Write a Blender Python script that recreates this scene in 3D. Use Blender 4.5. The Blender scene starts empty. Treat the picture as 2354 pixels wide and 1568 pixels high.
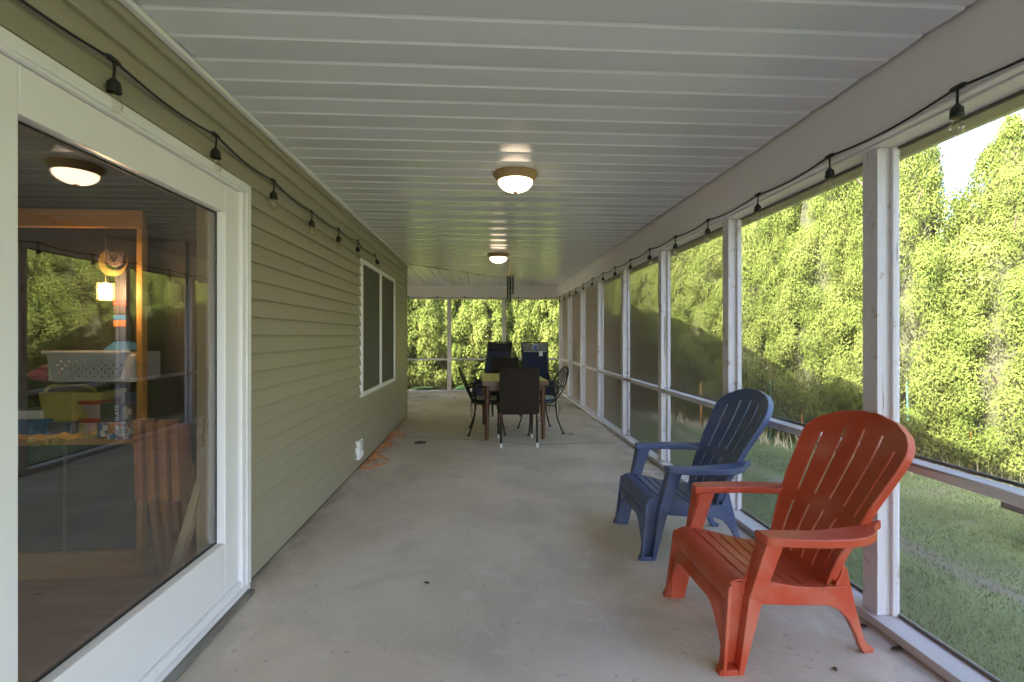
import bpy, bmesh, math, random
import numpy as np
from mathutils import Vector, Matrix
R = math.radians
SC = bpy.context.scene
COL = SC.collection
random.seed(7); rng = np.random.default_rng(11)

# ------------------------------------------------------------------ camera
cam = bpy.data.objects.new('camera', bpy.data.cameras.new('camera')); COL.objects.link(cam)
cam.location = (0, 0, 1.30)
cam.rotation_euler = (R(90), 0, -math.atan(65/1110))
cam.data.sensor_width = 36; cam.data.lens = 36*1110/2354
cam.data.shift_y = -12/2354
cam.data.clip_start = 0.05; cam.data.clip_end = 1000
SC.camera = cam

# ------------------------------------------------------------------ sky, sun, exposure
SUN_EL, SUN_AZ = R(40), math.atan2(-0.88, -0.475)      # direction TOWARDS the sun on the map
sund = Vector((math.sin(SUN_AZ)*math.cos(SUN_EL), math.cos(SUN_AZ)*math.cos(SUN_EL), math.sin(SUN_EL)))
w = bpy.data.worlds.new("World"); SC.world = w; w.use_nodes = True
nt = w.node_tree
sky = nt.nodes.new('ShaderNodeTexSky'); sky.sky_type = 'NISHITA'; sky.sun_disc = False
sky.dust_density = 2.5; sky.ozone_density = 0.5; sky.air_density = 0.9
sky.sun_elevation = SUN_EL; sky.sun_rotation = SUN_AZ
bg = nt.nodes['Background']; bg.inputs['Strength'].default_value = 0.15
nt.links.new(sky.outputs['Color'], bg.inputs['Color'])
sl = bpy.data.lights.new('sun', 'SUN'); sl.energy = 3.3; sl.angle = R(0.5); sl.color = (1, .95, .86)
so = bpy.data.objects.new('sun', sl); COL.objects.link(so)
so.rotation_euler = sund.to_track_quat('Z', 'Y').to_euler()
SC.view_settings.view_transform = 'Standard'; SC.view_settings.look = 'None'
SC.view_settings.exposure = 4.3; SC.view_settings.gamma = 1; SC.view_settings.use_curve_mapping = False
SC.render.engine = 'CYCLES'
SC.cycles.use_denoising = True
SC.cycles.max_bounces = 10; SC.cycles.diffuse_bounces = 6; SC.cycles.transparent_max_bounces = 24
SC.cycles.transmission_bounces = 6
SC.cycles.sample_clamp_indirect = 6

# ------------------------------------------------------------------ materials
def nodes(name):
    m = bpy.data.materials.new(name); m.use_nodes = True
    t = m.node_tree; return m, t, t.nodes, t.links, t.nodes['Principled BSDF']
def c4(c): return (c[0], c[1], c[2], 1)
def pm(name, col, rough=.5, var=.12, scale=6., bump=0., bscale=40., metal=0., spec=.5, stretch=(1,1,1), col2=None, detail=4., coat=0.):
    m, t, N, L, P = nodes(name)
    tc = N.new('ShaderNodeTexCoord'); mp = N.new('ShaderNodeMapping'); mp.inputs['Scale'].default_value = stretch
    L.new(tc.outputs['Object'], mp.inputs['Vector'])
    nz = N.new('ShaderNodeTexNoise'); nz.inputs['Scale'].default_value = scale; nz.inputs['Detail'].default_value = detail
    L.new(mp.outputs['Vector'], nz.inputs['Vector'])
    rp = N.new('ShaderNodeValToRGB'); rp.color_ramp.elements[0].position = .3; rp.color_ramp.elements[1].position = .7
    a = [x*(1-var) for x in col]; b = [x*(1+var) for x in (col2 or col)]
    rp.color_ramp.elements[0].color = c4(a); rp.color_ramp.elements[1].color = c4(b)
    L.new(nz.outputs['Fac'], rp.inputs['Fac']); L.new(rp.outputs['Color'], P.inputs['Base Color'])
    P.inputs['Roughness'].default_value = rough; P.inputs['Metallic'].default_value = metal
    P.inputs['Specular IOR Level'].default_value = spec; P.inputs['Coat Weight'].default_value = coat
    if bump:
        n2 = N.new('ShaderNodeTexNoise'); n2.inputs['Scale'].default_value = bscale; n2.inputs['Detail'].default_value = 5
        L.new(mp.outputs['Vector'], n2.inputs['Vector'])
        bp = N.new('ShaderNodeBump'); bp.inputs['Strength'].default_value = bump; bp.inputs['Distance'].default_value = .01
        L.new(n2.outputs['Fac'], bp.inputs['Height']); L.new(bp.outputs['Normal'], P.inputs['Normal'])
    return m
def mixcol(t, base_socket, mask_socket, col):
    n = t.nodes.new('ShaderNodeMix'); n.data_type = 'RGBA'
    t.links.new(mask_socket, n.inputs[0]); t.links.new(base_socket, n.inputs[6]); n.inputs[7].default_value = c4(col)
    return n.outputs[2]
def noise_mask(t, scale, lo, hi, stretch=(1,1,1), detail=5., dist=0.):
    N, L = t.nodes, t.links
    tc = N.new('ShaderNodeTexCoord'); mp = N.new('ShaderNodeMapping'); mp.inputs['Scale'].default_value = stretch
    L.new(tc.outputs['Object'], mp.inputs['Vector'])
    nz = N.new('ShaderNodeTexNoise'); nz.inputs['Scale'].default_value = scale; nz.inputs['Detail'].default_value = detail
    nz.inputs['Distortion'].default_value = dist
    L.new(mp.outputs['Vector'], nz.inputs['Vector'])
    mr = N.new('ShaderNodeMapRange'); mr.inputs[1].default_value = lo; mr.inputs[2].default_value = hi
    L.new(nz.outputs['Fac'], mr.inputs[0]); return mr.outputs[0]
def dirty(m, scale, lo, hi, col, stretch=(1,1,1), amount=1., dist=0.):
    """stains / wear patches mixed over an existing principled material"""
    t = m.node_tree; P = t.nodes['Principled BSDF']; s = P.inputs['Base Color'].links[0].from_socket
    k = noise_mask(t, scale, lo, hi, stretch, dist=dist)
    if amount < 1:
        mm = t.nodes.new('ShaderNodeMath'); mm.operation = 'MULTIPLY'; mm.inputs[1].default_value = amount
        t.links.new(k, mm.inputs[0]); k = mm.outputs[0]
    t.links.new(mixcol(t, s, k, col), P.inputs['Base Color']); return m

M = {}
M['siding'] = dirty(pm('siding', (.345,.298,.226), .48, .06, 1.2, .22, 30, stretch=(1,.12,3)), 26, .70, .76, (.20,.18,.11), (1,.5,1), .5)
M['trim_green'] = pm('trim_green', (.30,.28,.17), .5, .08)
M['fascia_green'] = pm('fascia_green', (.52,.48,.32), .5, .08)
M['white_vinyl'] = pm('white_vinyl', (.82,.77,.79), .35, .03, 3, .05, 20)
M['beam_white'] = dirty(pm('beam_white', (.82,.745,.75), .6, .04, 2, .06, 60, stretch=(1,.3,1)), 30, .72, .76, (.45,.40,.36), amount=.6)
wp = pm('post_paint', (.69,.64,.675), .6, .06, 3, .25, 25, stretch=(3,3,.35))
M['post_paint'] = dirty(dirty(wp, 9, .66, .68, (.18,.13,.10), (3,3,.12), .85), 14, .62, .70, (.38,.28,.20), amount=.75)
rp_ = pm('rail_paint', (.64,.59,.61), .6, .06, 3, .25, 25, stretch=(3,.35,3))
M['rail_paint'] = dirty(dirty(rp_, 9, .64, .67, (.22,.16,.12), (3,.12,3), .7), 6, .58, .70, (.36,.27,.19), (1,.4,1), .8)
M['soffit'] = pm('soffit', (.755,.735,.77), .21, .02, 2, .012, 3, spec=.6, stretch=(.25,1,1))
M['roof'] = pm('roof', (.10,.09,.08), .9, .3, 20, .4)
M['dark'] = pm('dark', (.015,.014,.013), .6, .2)
M['black_rubber'] = pm('black_rubber', (.012,.012,.012), .45, .2)
M['iron'] = pm('iron', (.022,.018,.015), .38, .3, 20, .1, 80, metal=.4)
M['bronze'] = pm('bronze', (.42,.27,.13), .38, .12, 20, .05, 60, metal=.35)
M['orange'] = dirty(dirty(pm('orange', (.52,.066,.025), .42, .07, 5, .05, 160, coat=.05), 5, .46, .72, (.55,.24,.17), amount=.5), 60, .66, .70, (.22,.05,.03), amount=.5)
M['blue'] = dirty(dirty(pm('blue', (.075,.105,.235), .42, .08, 5, .05, 160, coat=.05), 5, .46, .72, (.20,.19,.22), amount=.4), 60, .66, .70, (.05,.05,.06), amount=.5)
M['table_top'] = pm('table_top', (.52,.40,.16), .38, .12, 3, .05, 30, stretch=(8,.6,8))
M['table_wood'] = pm('table_wood', (.105,.040,.020), .35, .25, 4, .05, 30, stretch=(6,6,.6))
M['cabinet'] = pm('cabinet', (.62,.31,.075), .35, .15, 3, .05, 30, stretch=(.6,6,6))
M['chair_wood'] = pm('chair_wood', (.50,.19,.06), .4, .2, 4, .05, 30, stretch=(6,6,.6))
M['pine'] = pm('pine', (.62,.48,.29), .55, .12, 4, .1, 30, stretch=(6,6,.5))
M['floor_wood'] = pm('floor_wood', (.26,.12,.06), .35, .3, 4, .08, 30, stretch=(.5,6,6))
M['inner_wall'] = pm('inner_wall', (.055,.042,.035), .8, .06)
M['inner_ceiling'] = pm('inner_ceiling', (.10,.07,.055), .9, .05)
M['navy'] = pm('navy', (.012,.017,.050), .8, .2, 30, .15, 250)
M['black_cloth'] = pm('black_cloth', (.012,.013,.018), .85, .2, 30, .15, 250)
M['grey_cloth'] = pm('grey_cloth', (.20,.195,.19), .85, .1, 30, .15, 250)
M['tag_paper'] = pm('tag_paper', (.75,.74,.70), .7, .04)
M['emblem_blue'] = pm('emblem_blue', (.03,.09,.30), .5, .15)
M['sill_metal'] = dirty(pm('sill_metal', (.24,.225,.20), .5, .1, metal=.3), 8, .5, .7, (.12,.09,.07), (3,.4,3))
M['silver'] = pm('silver', (.55,.56,.57), .3, .05, metal=.8)
M['tip_white'] = pm('tip_white', (.75,.75,.72), .4, .05)
M['cushion_red'] = pm('cushion_red', (.16,.045,.03), .8, .15)
M['cushion_navy'] = pm('cushion_navy', (.012,.03,.08), .8, .15)
M['chime_green'] = pm('chime_green', (.03,.055,.05), .35, .1, metal=.6)
M['cord_orange'] = pm('cord_orange', (.62,.20,.035), .45, .08)
M['deadleaf'] = pm('deadleaf', (.09,.065,.035), .8, .4, 30)
M['stake_orange'] = pm('stake_orange', (.60,.22,.05), .5, .1)
M['stake_teal'] = pm('stake_teal', (.10,.35,.34), .5, .1)
M['picnic'] = pm('picnic', (.085,.055,.05), .7, .2, 5, .15, stretch=(4,.5,4))
M['pink'] = pm('pink', (.75,.12,.30), .8, .25, 12, .6, 25)
M['white_plastic'] = pm('white_plastic', (.66,.65,.67), .4, .03)
M['yellow_weave'] = pm('yellow_weave', (.62,.50,.13), .8, .15, 3, .5, 40, stretch=(.3,.3,9))
M['yellow_cloth'] = pm('yellow_cloth', (.55,.31,.04), .8, .12, 8, .3, 20)
M['red_plastic'] = pm('red_plastic', (.42,.04,.03), .3, .1)
M['pale_plastic'] = pm('pale_plastic', (.68,.52,.46), .35, .12)
M['blue_box'] = pm('blue_box', (.04,.15,.32), .5, .08)
M['dkblue_box'] = pm('dkblue_box', (.06,.09,.17), .4, .2)
M['charcoal_box'] = pm('charcoal_box', (.07,.066,.065), .5, .12)
M['letter_white'] = pm('letter_white', (.8,.8,.76), .6, .03)
M['tile_cream'] = pm('tile_cream', (.7,.58,.44), .6, .08)
M['letter_navy'] = pm('letter_navy', (.02,.025,.08), .6, .05)
M['box_orange'] = pm('box_orange', (.45,.18,.05), .5, .1)
M['box_red'] = pm('box_red', (.35,.05,.04), .5, .1)
M['shelf_glass'] = pm('shelf_glass', (.05,.06,.055), .15, .1)
M['bear_brown'] = pm('bear_brown', (.24,.16,.135), .7, .06)
M['moon_yellow'] = pm('moon_yellow', (.30,.19,.05), .6, .06)
M['hosta'] = pm('hosta', (.07,.15,.03), .5, .35, 9)

# board-game side print
m, t, N, L, P = nodes('tile_print'); M['tile_print'] = m
tc = N.new('ShaderNodeTexCoord'); vo = N.new('ShaderNodeTexVoronoi'); vo.inputs['Scale'].default_value = 70
L.new(tc.outputs['Object'], vo.inputs['Vector']); rp = N.new('ShaderNodeValToRGB'); rp.color_ramp.interpolation = 'CONSTANT'
for p, c in ((0,(.7,.66,.6)),(.35,(.10,.16,.35)),(.55,(.75,.7,.62)),(.75,(.60,.10,.06)),(.88,(.7,.35,.1))):
    e = rp.color_ramp.elements[0] if p == 0 else rp.color_ramp.elements.new(p); e.position = p; e.color = c4(c)
rp.color_ramp.elements.remove(rp.color_ramp.elements[-1]) if len(rp.color_ramp.elements) > 5 else None
L.new(vo.outputs['Color'], rp.inputs['Fac']); L.new(rp.outputs['Color'], P.inputs['Base Color'])

# concrete slab
m = pm('concrete', (.60,.475,.40), .62, .14, .9, .3, 55, col2=(.65,.545,.48), detail=8.)
dirty(m, 2.2, .52, .75, (.30,.27,.25), amount=.45, dist=.6)
dirty(m, .8, .50, .80, (.40,.33,.22), amount=.55, dist=.4)
dirty(m, 55, .70, .74, (.22,.20,.18), (1,.6,1), .55); M['concrete'] = m
def edge_dirt(m, lo, hi, col, amount):
    t = m.node_tree; N, L = t.nodes, t.links; P = N['Principled BSDF']; s_ = P.inputs['Base Color'].links[0].from_socket
    tc = N.new('ShaderNodeTexCoord'); sp = N.new('ShaderNodeSeparateXYZ'); L.new(tc.outputs['Object'], sp.inputs[0])
    mr = N.new('ShaderNodeMapRange'); mr.inputs[1].default_value = lo; mr.inputs[2].default_value = hi; L.new(sp.outputs[0], mr.inputs[0])
    k = noise_mask(t, 5, .38, .66, (1,.5,1), 8, .5); mm = N.new('ShaderNodeMath'); mm.operation = 'MULTIPLY'; L.new(mr.outputs[0], mm.inputs[0]); L.new(k, mm.inputs[1])
    m2 = N.new('ShaderNodeMath'); m2.operation = 'MULTIPLY'; m2.inputs[1].default_value = amount; L.new(mm.outputs[0], m2.inputs[0])
    L.new(mixcol(t, s_, m2.outputs[0], col), P.inputs['Base Color'])
XO = (1.90-9)/2
edge_dirt(m, 1.25-XO, 1.74-XO, (.26,.19,.14), .75); edge_dirt(m, -.95-XO, -1.24-XO, (.27,.22,.16), .8)
dirty(m, 26, .66, .70, (.30,.26,.23), (1,1,1), .5); dirty(m, 7, .56, .72, (.66,.60,.56), (1,1,1), .5, .8)
# lawn
m = pm('lawn', (.085,.118,.036), .9, .35, 1.3, .8, 90, col2=(.12,.145,.05), detail=10.)
dirty(m, 1.1, .58, .70, (.20,.165,.13), (.8,1.6,1), .75, .3); M['lawn'] = m
m = pm('grass', (.082,.128,.034), .7, .3, 1.5, col2=(.14,.165,.055)); M['grass'] = m
# patterned seat pad
m = pm('pad_print', (.30,.31,.20), .85, .15, 14)
dirty(m, 22, .50, .54, (.55,.54,.48)); dirty(m, 17, .60, .63, (.05,.07,.10)); M['pad_print'] = m
# woven resin wicker
m, t, N, L, P = nodes('wicker'); M['wicker'] = m
tc = N.new('ShaderNodeTexCoord'); br = N.new('ShaderNodeTexBrick')
mp = N.new('ShaderNodeMapping'); mp.inputs['Rotation'].default_value = (R(90),0,0); L.new(tc.outputs['Object'], mp.inputs['Vector'])
br.inputs['Scale'].default_value = 30; br.inputs['Mortar Size'].default_value = .06; br.inputs['Brick Width'].default_value = .55; br.inputs['Row Height'].default_value = .36
br.inputs['Color1'].default_value = (.062,.043,.030,1); br.inputs['Color2'].default_value = (.036,.025,.018,1); br.inputs['Mortar'].default_value = (.010,.008,.007,1)
L.new(mp.outputs['Vector'], br.inputs['Vector']); L.new(br.outputs['Color'], P.inputs['Base Color'])
bp = N.new('ShaderNodeBump'); bp.inputs['Strength'].default_value = .7; bp.inputs['Distance'].default_value = .004; bp.invert = True
L.new(br.outputs['Fac'], bp.inputs['Height']); L.new(bp.outputs['Normal'], P.inputs['Normal']); P.inputs['Roughness'].default_value = .6; P.inputs['Specular IOR Level'].default_value = .15
# insect screen: woven threads, whose cover grows towards grazing angles as in any woven cloth
def screen_mat(name, cover, col):
    m, t, N, L, P = nodes(name); N.remove(P)
    out = N['Material Output']
    lw = N.new('ShaderNodeLayerWeight'); lw.inputs['Blend'].default_value = .5
    s1 = N.new('ShaderNodeMath'); s1.operation = 'SUBTRACT'; s1.inputs[0].default_value = 1.03; L.new(lw.outputs['Facing'], s1.inputs[1])
    dv = N.new('ShaderNodeMath'); dv.operation = 'DIVIDE'; dv.inputs[0].default_value = cover; dv.use_clamp = True; L.new(s1.outputs[0], dv.inputs[1])
    df = N.new('ShaderNodeBsdfDiffuse'); df.inputs['Color'].default_value = c4(col)
    tr = N.new('ShaderNodeBsdfTransparent'); mx = N.new('ShaderNodeMixShader')
    L.new(dv.outputs[0], mx.inputs[0]); L.new(tr.outputs[0], mx.inputs[1]); L.new(df.outputs[0], mx.inputs[2]); L.new(mx.outputs[0], out.inputs[0])
    return m
M['mesh'] = screen_mat('mesh', .26, (.36,.31,.285))
M['window_mesh'] = screen_mat('window_mesh', .42, (.15,.14,.12))
def glass_mat(name, r0, tint=(1,1,1), rough=.0):     # Schlick reflectance, the same from both sides
    m, t, N, L, P = nodes(name); N.remove(P); out = N['Material Output']
    lw = N.new('ShaderNodeLayerWeight'); lw.inputs['Blend'].default_value = .5
    pw = N.new('ShaderNodeMath'); pw.operation = 'POWER'; pw.inputs[1].default_value = 5; L.new(lw.outputs['Facing'], pw.inputs[0])
    ma = N.new('ShaderNodeMath'); ma.operation = 'MULTIPLY_ADD'; ma.inputs[1].default_value = 1-r0; ma.inputs[2].default_value = r0; L.new(pw.outputs[0], ma.inputs[0])
    gl = N.new('ShaderNodeBsdfGlossy'); gl.inputs['Roughness'].default_value = rough
    tr = N.new('ShaderNodeBsdfTransparent'); tr.inputs['Color'].default_value = c4(tint); mx = N.new('ShaderNodeMixShader')
    L.new(ma.outputs[0], mx.inputs[0]); L.new(tr.outputs[0], mx.inputs[1]); L.new(gl.outputs[0], mx.inputs[2]); L.new(mx.outputs[0], out.inputs[0]); return m
M['pane'] = glass_mat('pane', .17, (.94,.935,.92))
M['bulb_glass'] = glass_mat('bulb_glass', .10, (.93,.91,.86))
def emit(name, col, s, ribs=0):
    m, t, N, L, P = nodes(name); P.inputs['Base Color'].default_value = (.75,.72,.66,1); P.inputs['Roughness'].default_value = .25
    P.inputs['Emission Color'].default_value = c4(col); P.inputs['Emission Strength'].default_value = s
    return m
M['lamp_glow'] = emit('lamp_glow', (1,.76,.52), .36)
M['lantern_glow'] = emit('lantern_glow', (1,.66,.34), 14.)
# foliage
def leaf_mat(name, ca, cb, cc):
    m, t, N, L, P = nodes(name); out = N['Material Output']; N.remove(P)
    ge = N.new('ShaderNodeNewGeometry'); tc = N.new('ShaderNodeTexCoord')
    nz = N.new('ShaderNodeTexNoise'); nz.inputs['Scale'].default_value = 3.2; nz.inputs['Detail'].default_value = 3; L.new(tc.outputs['Object'], nz.inputs['Vector'])
    ad = N.new('ShaderNodeMath'); ad.operation = 'MULTIPLY_ADD'; ad.inputs[1].default_value = .45; L.new(ge.outputs['Random Per Island'], ad.inputs[0])
    sc = N.new('ShaderNodeMapRange'); sc.inputs[1].default_value = .3; sc.inputs[2].default_value = .7; sc.inputs[4].default_value = .6; L.new(nz.outputs['Fac'], sc.inputs[0]); L.new(sc.outputs[0], ad.inputs[2])
    rp = N.new('ShaderNodeValToRGB'); rp.color_ramp.elements[0].color = c4(ca); rp.color_ramp.elements[1].color = c4(cc)
    e = rp.color_ramp.elements.new(.5); e.color = c4(cb); L.new(ad.outputs[0], rp.inputs['Fac'])
    d = N.new('ShaderNodeBsdfDiffuse'); tl = N.new('ShaderNodeBsdfTranslucent'); mx = N.new('ShaderNodeMixShader'); mx.inputs[0].default_value = .38
    L.new(rp.outputs['Color'], d.inputs['Color']); L.new(rp.outputs['Color'], tl.inputs['Color'])
    L.new(d.outputs[0], mx.inputs[1]); L.new(tl.outputs[0], mx.inputs[2]); L.new(mx.outputs[0], out.inputs[0]); return m
M['thuja'] = leaf_mat('thuja', (.078,.112,.022), (.128,.160,.036), (.182,.196,.060))
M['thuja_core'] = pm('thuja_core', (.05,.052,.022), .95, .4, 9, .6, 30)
M['bark'] = pm('bark', (.10,.07,.05), .9, .3, 12, .6, 30, stretch=(3,3,.4))

# ------------------------------------------------------------------ mesh helpers
def V(*a): return Vector(a)
def box(bm, x0, x1, y0, y1, z0, z1, mi=0):
    v = [bm.verts.new((x, y, z)) for x in (x0, x1) for y in (y0, y1) for z in (z0, z1)]
    for f in ((0,1,3,2),(4,6,7,5),(0,4,5,1),(2,3,7,6),(0,2,6,4),(1,5,7,3)):
        bm.faces.new([v[i] for i in f]).material_index = mi
def hexa(bm, p):     # 8 points: bottom loop of 4, top loop of 4
    v = [bm.verts.new(q) for q in p]
    for f in ((3,2,1,0),(4,5,6,7),(0,1,5,4),(1,2,6,5),(2,3,7,6),(3,0,4,7)): bm.faces.new([v[i] for i in f])
def beam(bm, a, b, wx, wy, up=(0,0,1)):   # a bar of rectangular section between two points
    a, b = Vector(a), Vector(b); d = (b-a).normalized(); u = Vector(up)
    if abs(d.dot(u)) > .95: u = Vector((0,1,0))
    s = d.cross(u).normalized(); u = s.cross(d).normalized()
    q = [(-1,-1),(1,-1),(1,1),(-1,1)]
    hexa(bm, [a+s*i*wx/2+u*j*wy/2 for i,j in q]+[b+s*i*wx/2+u*j*wy/2 for i,j in q])
def prism(bm, pts, f0, f1):
    a = [bm.verts.new(f0(p)) for p in pts]; b = [bm.verts.new(f1(p)) for p in pts]; n = len(pts)
    bm.faces.new(a[::-1]); bm.faces.new(b)
    for i in range(n): bm.faces.new((a[i], a[(i+1)%n], b[(i+1)%n], b[i]))
def tube(bm, path, r, seg=8, closed=False, caps=True):
    P = [Vector(p) for p in path]; n = len(P); rr = r if isinstance(r, (list, tuple)) else [r]*n
    rings = []; prev = None
    for i in range(n):
        if closed: d = (P[(i+1)%n]-P[i-1])
        else: d = P[min(i+1,n-1)]-P[max(i-1,0)]
        d.normalize()
        if prev is None:
            u = Vector((0,0,1)) if abs(d.z) < .9 else Vector((1,0,0)); u = (u-d*u.dot(d)).normalized()
        else: u = (prev-d*prev.dot(d)).normalized()
        prev = u; s = d.cross(u)
        rings.append([bm.verts.new(P[i]+(u*math.cos(k*2*math.pi/seg)+s*math.sin(k*2*math.pi/seg))*rr[i]) for k in range(seg)])
    for i in range(n if closed else n-1):
        A, B = rings[i], rings[(i+1)%n]
        for k in range(seg): bm.faces.new((A[k], A[(k+1)%seg], B[(k+1)%seg], B[k]))
    if caps and not closed: bm.faces.new(rings[0][::-1]); bm.faces.new(rings[-1])
def lathe(bm, prof, c=(0,0,0), seg=24, mi=0):
    rings = []
    for r, z in prof:
        if r < 1e-5: rings.append([bm.verts.new((c[0], c[1], c[2]+z))])
        else: rings.append([bm.verts.new((c[0]+r*math.cos(k*2*math.pi/seg), c[1]+r*math.sin(k*2*math.pi/seg), c[2]+z)) for k in range(seg)])
    for A, B in zip(rings, rings[1:]):
        for k in range(seg):
            k2 = (k+1) % seg
            if len(A) == 1 and len(B) == 1: continue
            if len(A) == 1: f = bm.faces.new((A[0], B[k2], B[k]))
            elif len(B) == 1: f = bm.faces.new((A[k], A[k2], B[0]))
            else: f = bm.faces.new((A[k], A[k2], B[k2], B[k]))
            f.material_index = mi
def shell(bm, G, th, hole=None, nrm=None):
    """thick sheet from a grid of points; hole(i,j) leaves a cell open"""
    n, k = len(G), len(G[0]); G = [[Vector(p) for p in r] for r in G]
    def nor(i, j):
        a = G[min(i+1,n-1)][j]-G[max(i-1,0)][j]; b = G[i][min(j+1,k-1)]-G[i][max(j-1,0)]
        c = a.cross(b); return c.normalized() if c.length > 1e-9 else Vector((0,0,1))
    A = [[bm.verts.new(G[i][j]) for j in range(k)] for i in range(n)]
    B = [[bm.verts.new(G[i][j]-nor(i,j)*th) for j in range(k)] for i in range(n)]
    ok = lambda i, j: 0 <= i < n-1 and 0 <= j < k-1 and not (hole and hole(i, j))
    for i in range(n-1):
        for j in range(k-1):
            if not ok(i, j): continue
            bm.faces.new((A[i][j], A[i+1][j], A[i+1][j+1], A[i][j+1]))
            bm.faces.new((B[i][j+1], B[i+1][j+1], B[i+1][j], B[i][j]))
            for (di, dj, p, q) in ((-1,0,(i,j),(i,j+1)),(1,0,(i+1,j+1),(i+1,j)),(0,-1,(i+1,j),(i,j)),(0,1,(i,j+1),(i+1,j+1))):
                if not ok(i+di, j+dj):
                    bm.faces.new((A[p[0]][p[1]], A[q[0]][q[1]], B[q[0]][q[1]], B[p[0]][p[1]]))
    for v in [v for v in bm.verts if not v.link_faces]: bm.verts.remove(v)
def smooth_path(pts, n=6, closed=False):
    P = [Vector(p) for p in pts]; out = []; m = len(P)
    g = (lambda i: P[i % m]) if closed else (lambda i: P[max(0, min(m-1, i))])
    for i in range(m if closed else m-1):
        a, b, c, d = g(i-1), g(i), g(i+1), g(i+2)
        for k in range(n):
            t = k/n; out.append(.5*((2*b)+(c-a)*t+(2*a-5*b+4*c-d)*t*t+(3*b-a-3*c+d)*t**3))
    if not closed: out.append(P[-1])
    return out
def obj(name, bm, mat, parent=None, bevel=0., smooth=True, world=True, ang=40, seg=2):
    """one mesh object; `world` geometry is moved into the parent's frame (parents of world geometry are unrotated)"""
    me = bpy.data.meshes.new(name); bmesh.ops.recalc_face_normals(bm, faces=bm.faces)
    o = bpy.data.objects.new(name, me)
    if world:
        p = parent
        off = Vector((0,0,0))
        while p is not None: off += Vector(p.location); p = p.parent
        if parent is None:                       # origin at the base of the geometry
            xs = [v.co for v in bm.verts]
            mn = Vector([min(c[i] for c in xs) for i in range(3)]); mx = Vector([max(c[i] for c in xs) for i in range(3)])
            off = Vector(((mn.x+mx.x)/2, (mn.y+mx.y)/2, mn.z)); o.location = off
        bmesh.ops.translate(bm, verts=bm.verts, vec=-off)
    bm.to_mesh(me); bm.free()
    for mm in (mat if isinstance(mat, (list, tuple)) else [mat]): me.materials.append(M[mm])
    if smooth:
        me.polygons.foreach_set('use_smooth', [True]*len(me.polygons)); me.set_sharp_from_angle(angle=R(ang))
    COL.objects.link(o)
    if parent: o.parent = parent
    if bevel:
        b = o.modifiers.new('bevel', 'BEVEL'); b.width = bevel; b.segments = seg; b.limit_method = 'ANGLE'; b.angle_limit = R(40)
    return o
def NB(): return bmesh.new()
def thing(name, label, cat, loc=(0,0,0), rz=0, group=None):
    o = bpy.data.objects.new(name, None); COL.objects.link(o); o.empty_display_size = .2
    o.location = loc; o.rotation_euler = (0, 0, rz); return tag(o, label, cat, group)
def tag(o, label, cat, group=None):
    o['label'] = label; o['category'] = cat
    if group: o['group'] = group
    return o
def kind(o, k, label=None, cat=None):
    o['kind'] = k
    if label: o['label'] = label; o['category'] = cat
    return o
def copy_tree(o, parent=None):
    c = o.copy(); COL.objects.link(c)
    if parent: c.parent = parent
    for ch in list(o.children): copy_tree(ch, c)
    return c

# ================================================================== SETTING
XL, XR, H = -1.24, 1.70, 2.45          # siding face, beam face, ceiling
YC = 7.80                              # house corner
YE = 11.20                             # end screen wall, inner face
XP0, XP1 = 1.77, 1.858                 # post inner/outer face
PY = [2.075+1.327*k for k in range(-3, 7)]   # near faces of the posts along the right
D = .086
G = -.12                               # lawn level

bm = NB(); s = 400
v = [bm.verts.new(p) for p in ((-s,-s,G),(s,-s,G),(s,s,G),(-s,s,G))]; bm.faces.new(v)
t = M['lawn'].node_tree; N, L = t.nodes, t.links; P = N['Principled BSDF']; s_ = P.inputs['Base Color'].links[0].from_socket
tc = N.new('ShaderNodeTexCoord'); sp = N.new('ShaderNodeSeparateXYZ'); L.new(tc.outputs['Object'], sp.inputs[0])
d1 = N.new('ShaderNodeMath'); d1.operation = 'SUBTRACT'; d1.inputs[1].default_value = 2.86; L.new(sp.outputs[0], d1.inputs[0])
d2 = N.new('ShaderNodeMath'); d2.operation = 'ABSOLUTE'; L.new(d1.outputs[0], d2.inputs[0])
mr = N.new('ShaderNodeMapRange'); mr.inputs[1].default_value = .15; mr.inputs[2].default_value = .04; L.new(d2.outputs[0], mr.inputs[0])
k = noise_mask(t, 3, .36, .52); mm = N.new('ShaderNodeMath'); mm.operation = 'MULTIPLY'; L.new(mr.outputs[0], mm.inputs[0]); L.new(k, mm.inputs[1])
L.new(mixcol(t, s_, mm.outputs[0], (.15,.125,.09)), P.inputs['Base Color'])
kind(obj('lawn', bm, 'lawn'), 'structure', 'shaded green lawn with bare soil patches between the porch and the hedge', 'lawn')

bm = NB()
L_ = [(XL-.1,-4.5),(1.90,-4.5),(1.90,YE+.15),(-9,YE+.15),(-9,YC+.0),(XL-.1,YC)]
prism(bm, L_, lambda p: (p[0],p[1],-.16), lambda p: (p[0],p[1],0))
floor = kind(obj('porch_floor', bm, 'concrete', smooth=False), 'structure', 'stained grey concrete slab running the length of the porch', 'floor')
ck = []
for x, y in ((-300,715),(60,725),(430,740),(830,760),(1270,775),(1540,800),(1800,825),(2060,832),(2354,825),(2700,815),(3100,812)):
    px, py = (920+x/5.885)*.9808, (900+y/5.885)*.9808
    u = (px-1177)/1110; a_ = math.atan(65/1110); tt = 1.3*1110/(py-772)
    ck.append((tt*(math.sin(a_)+u*math.cos(a_)), tt*(math.cos(a_)-u*math.sin(a_)), .001))
bm = NB(); cp = smooth_path(ck, 6)
for a, b in zip(cp, cp[1:]):
    wdt = .006+.003*random.random(); v = [bm.verts.new(p) for p in (a+V(0,-wdt,0), b+V(0,-wdt,0), b+V(0,wdt,0), a+V(0,wdt,0))]; bm.faces.new(v)
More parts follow.
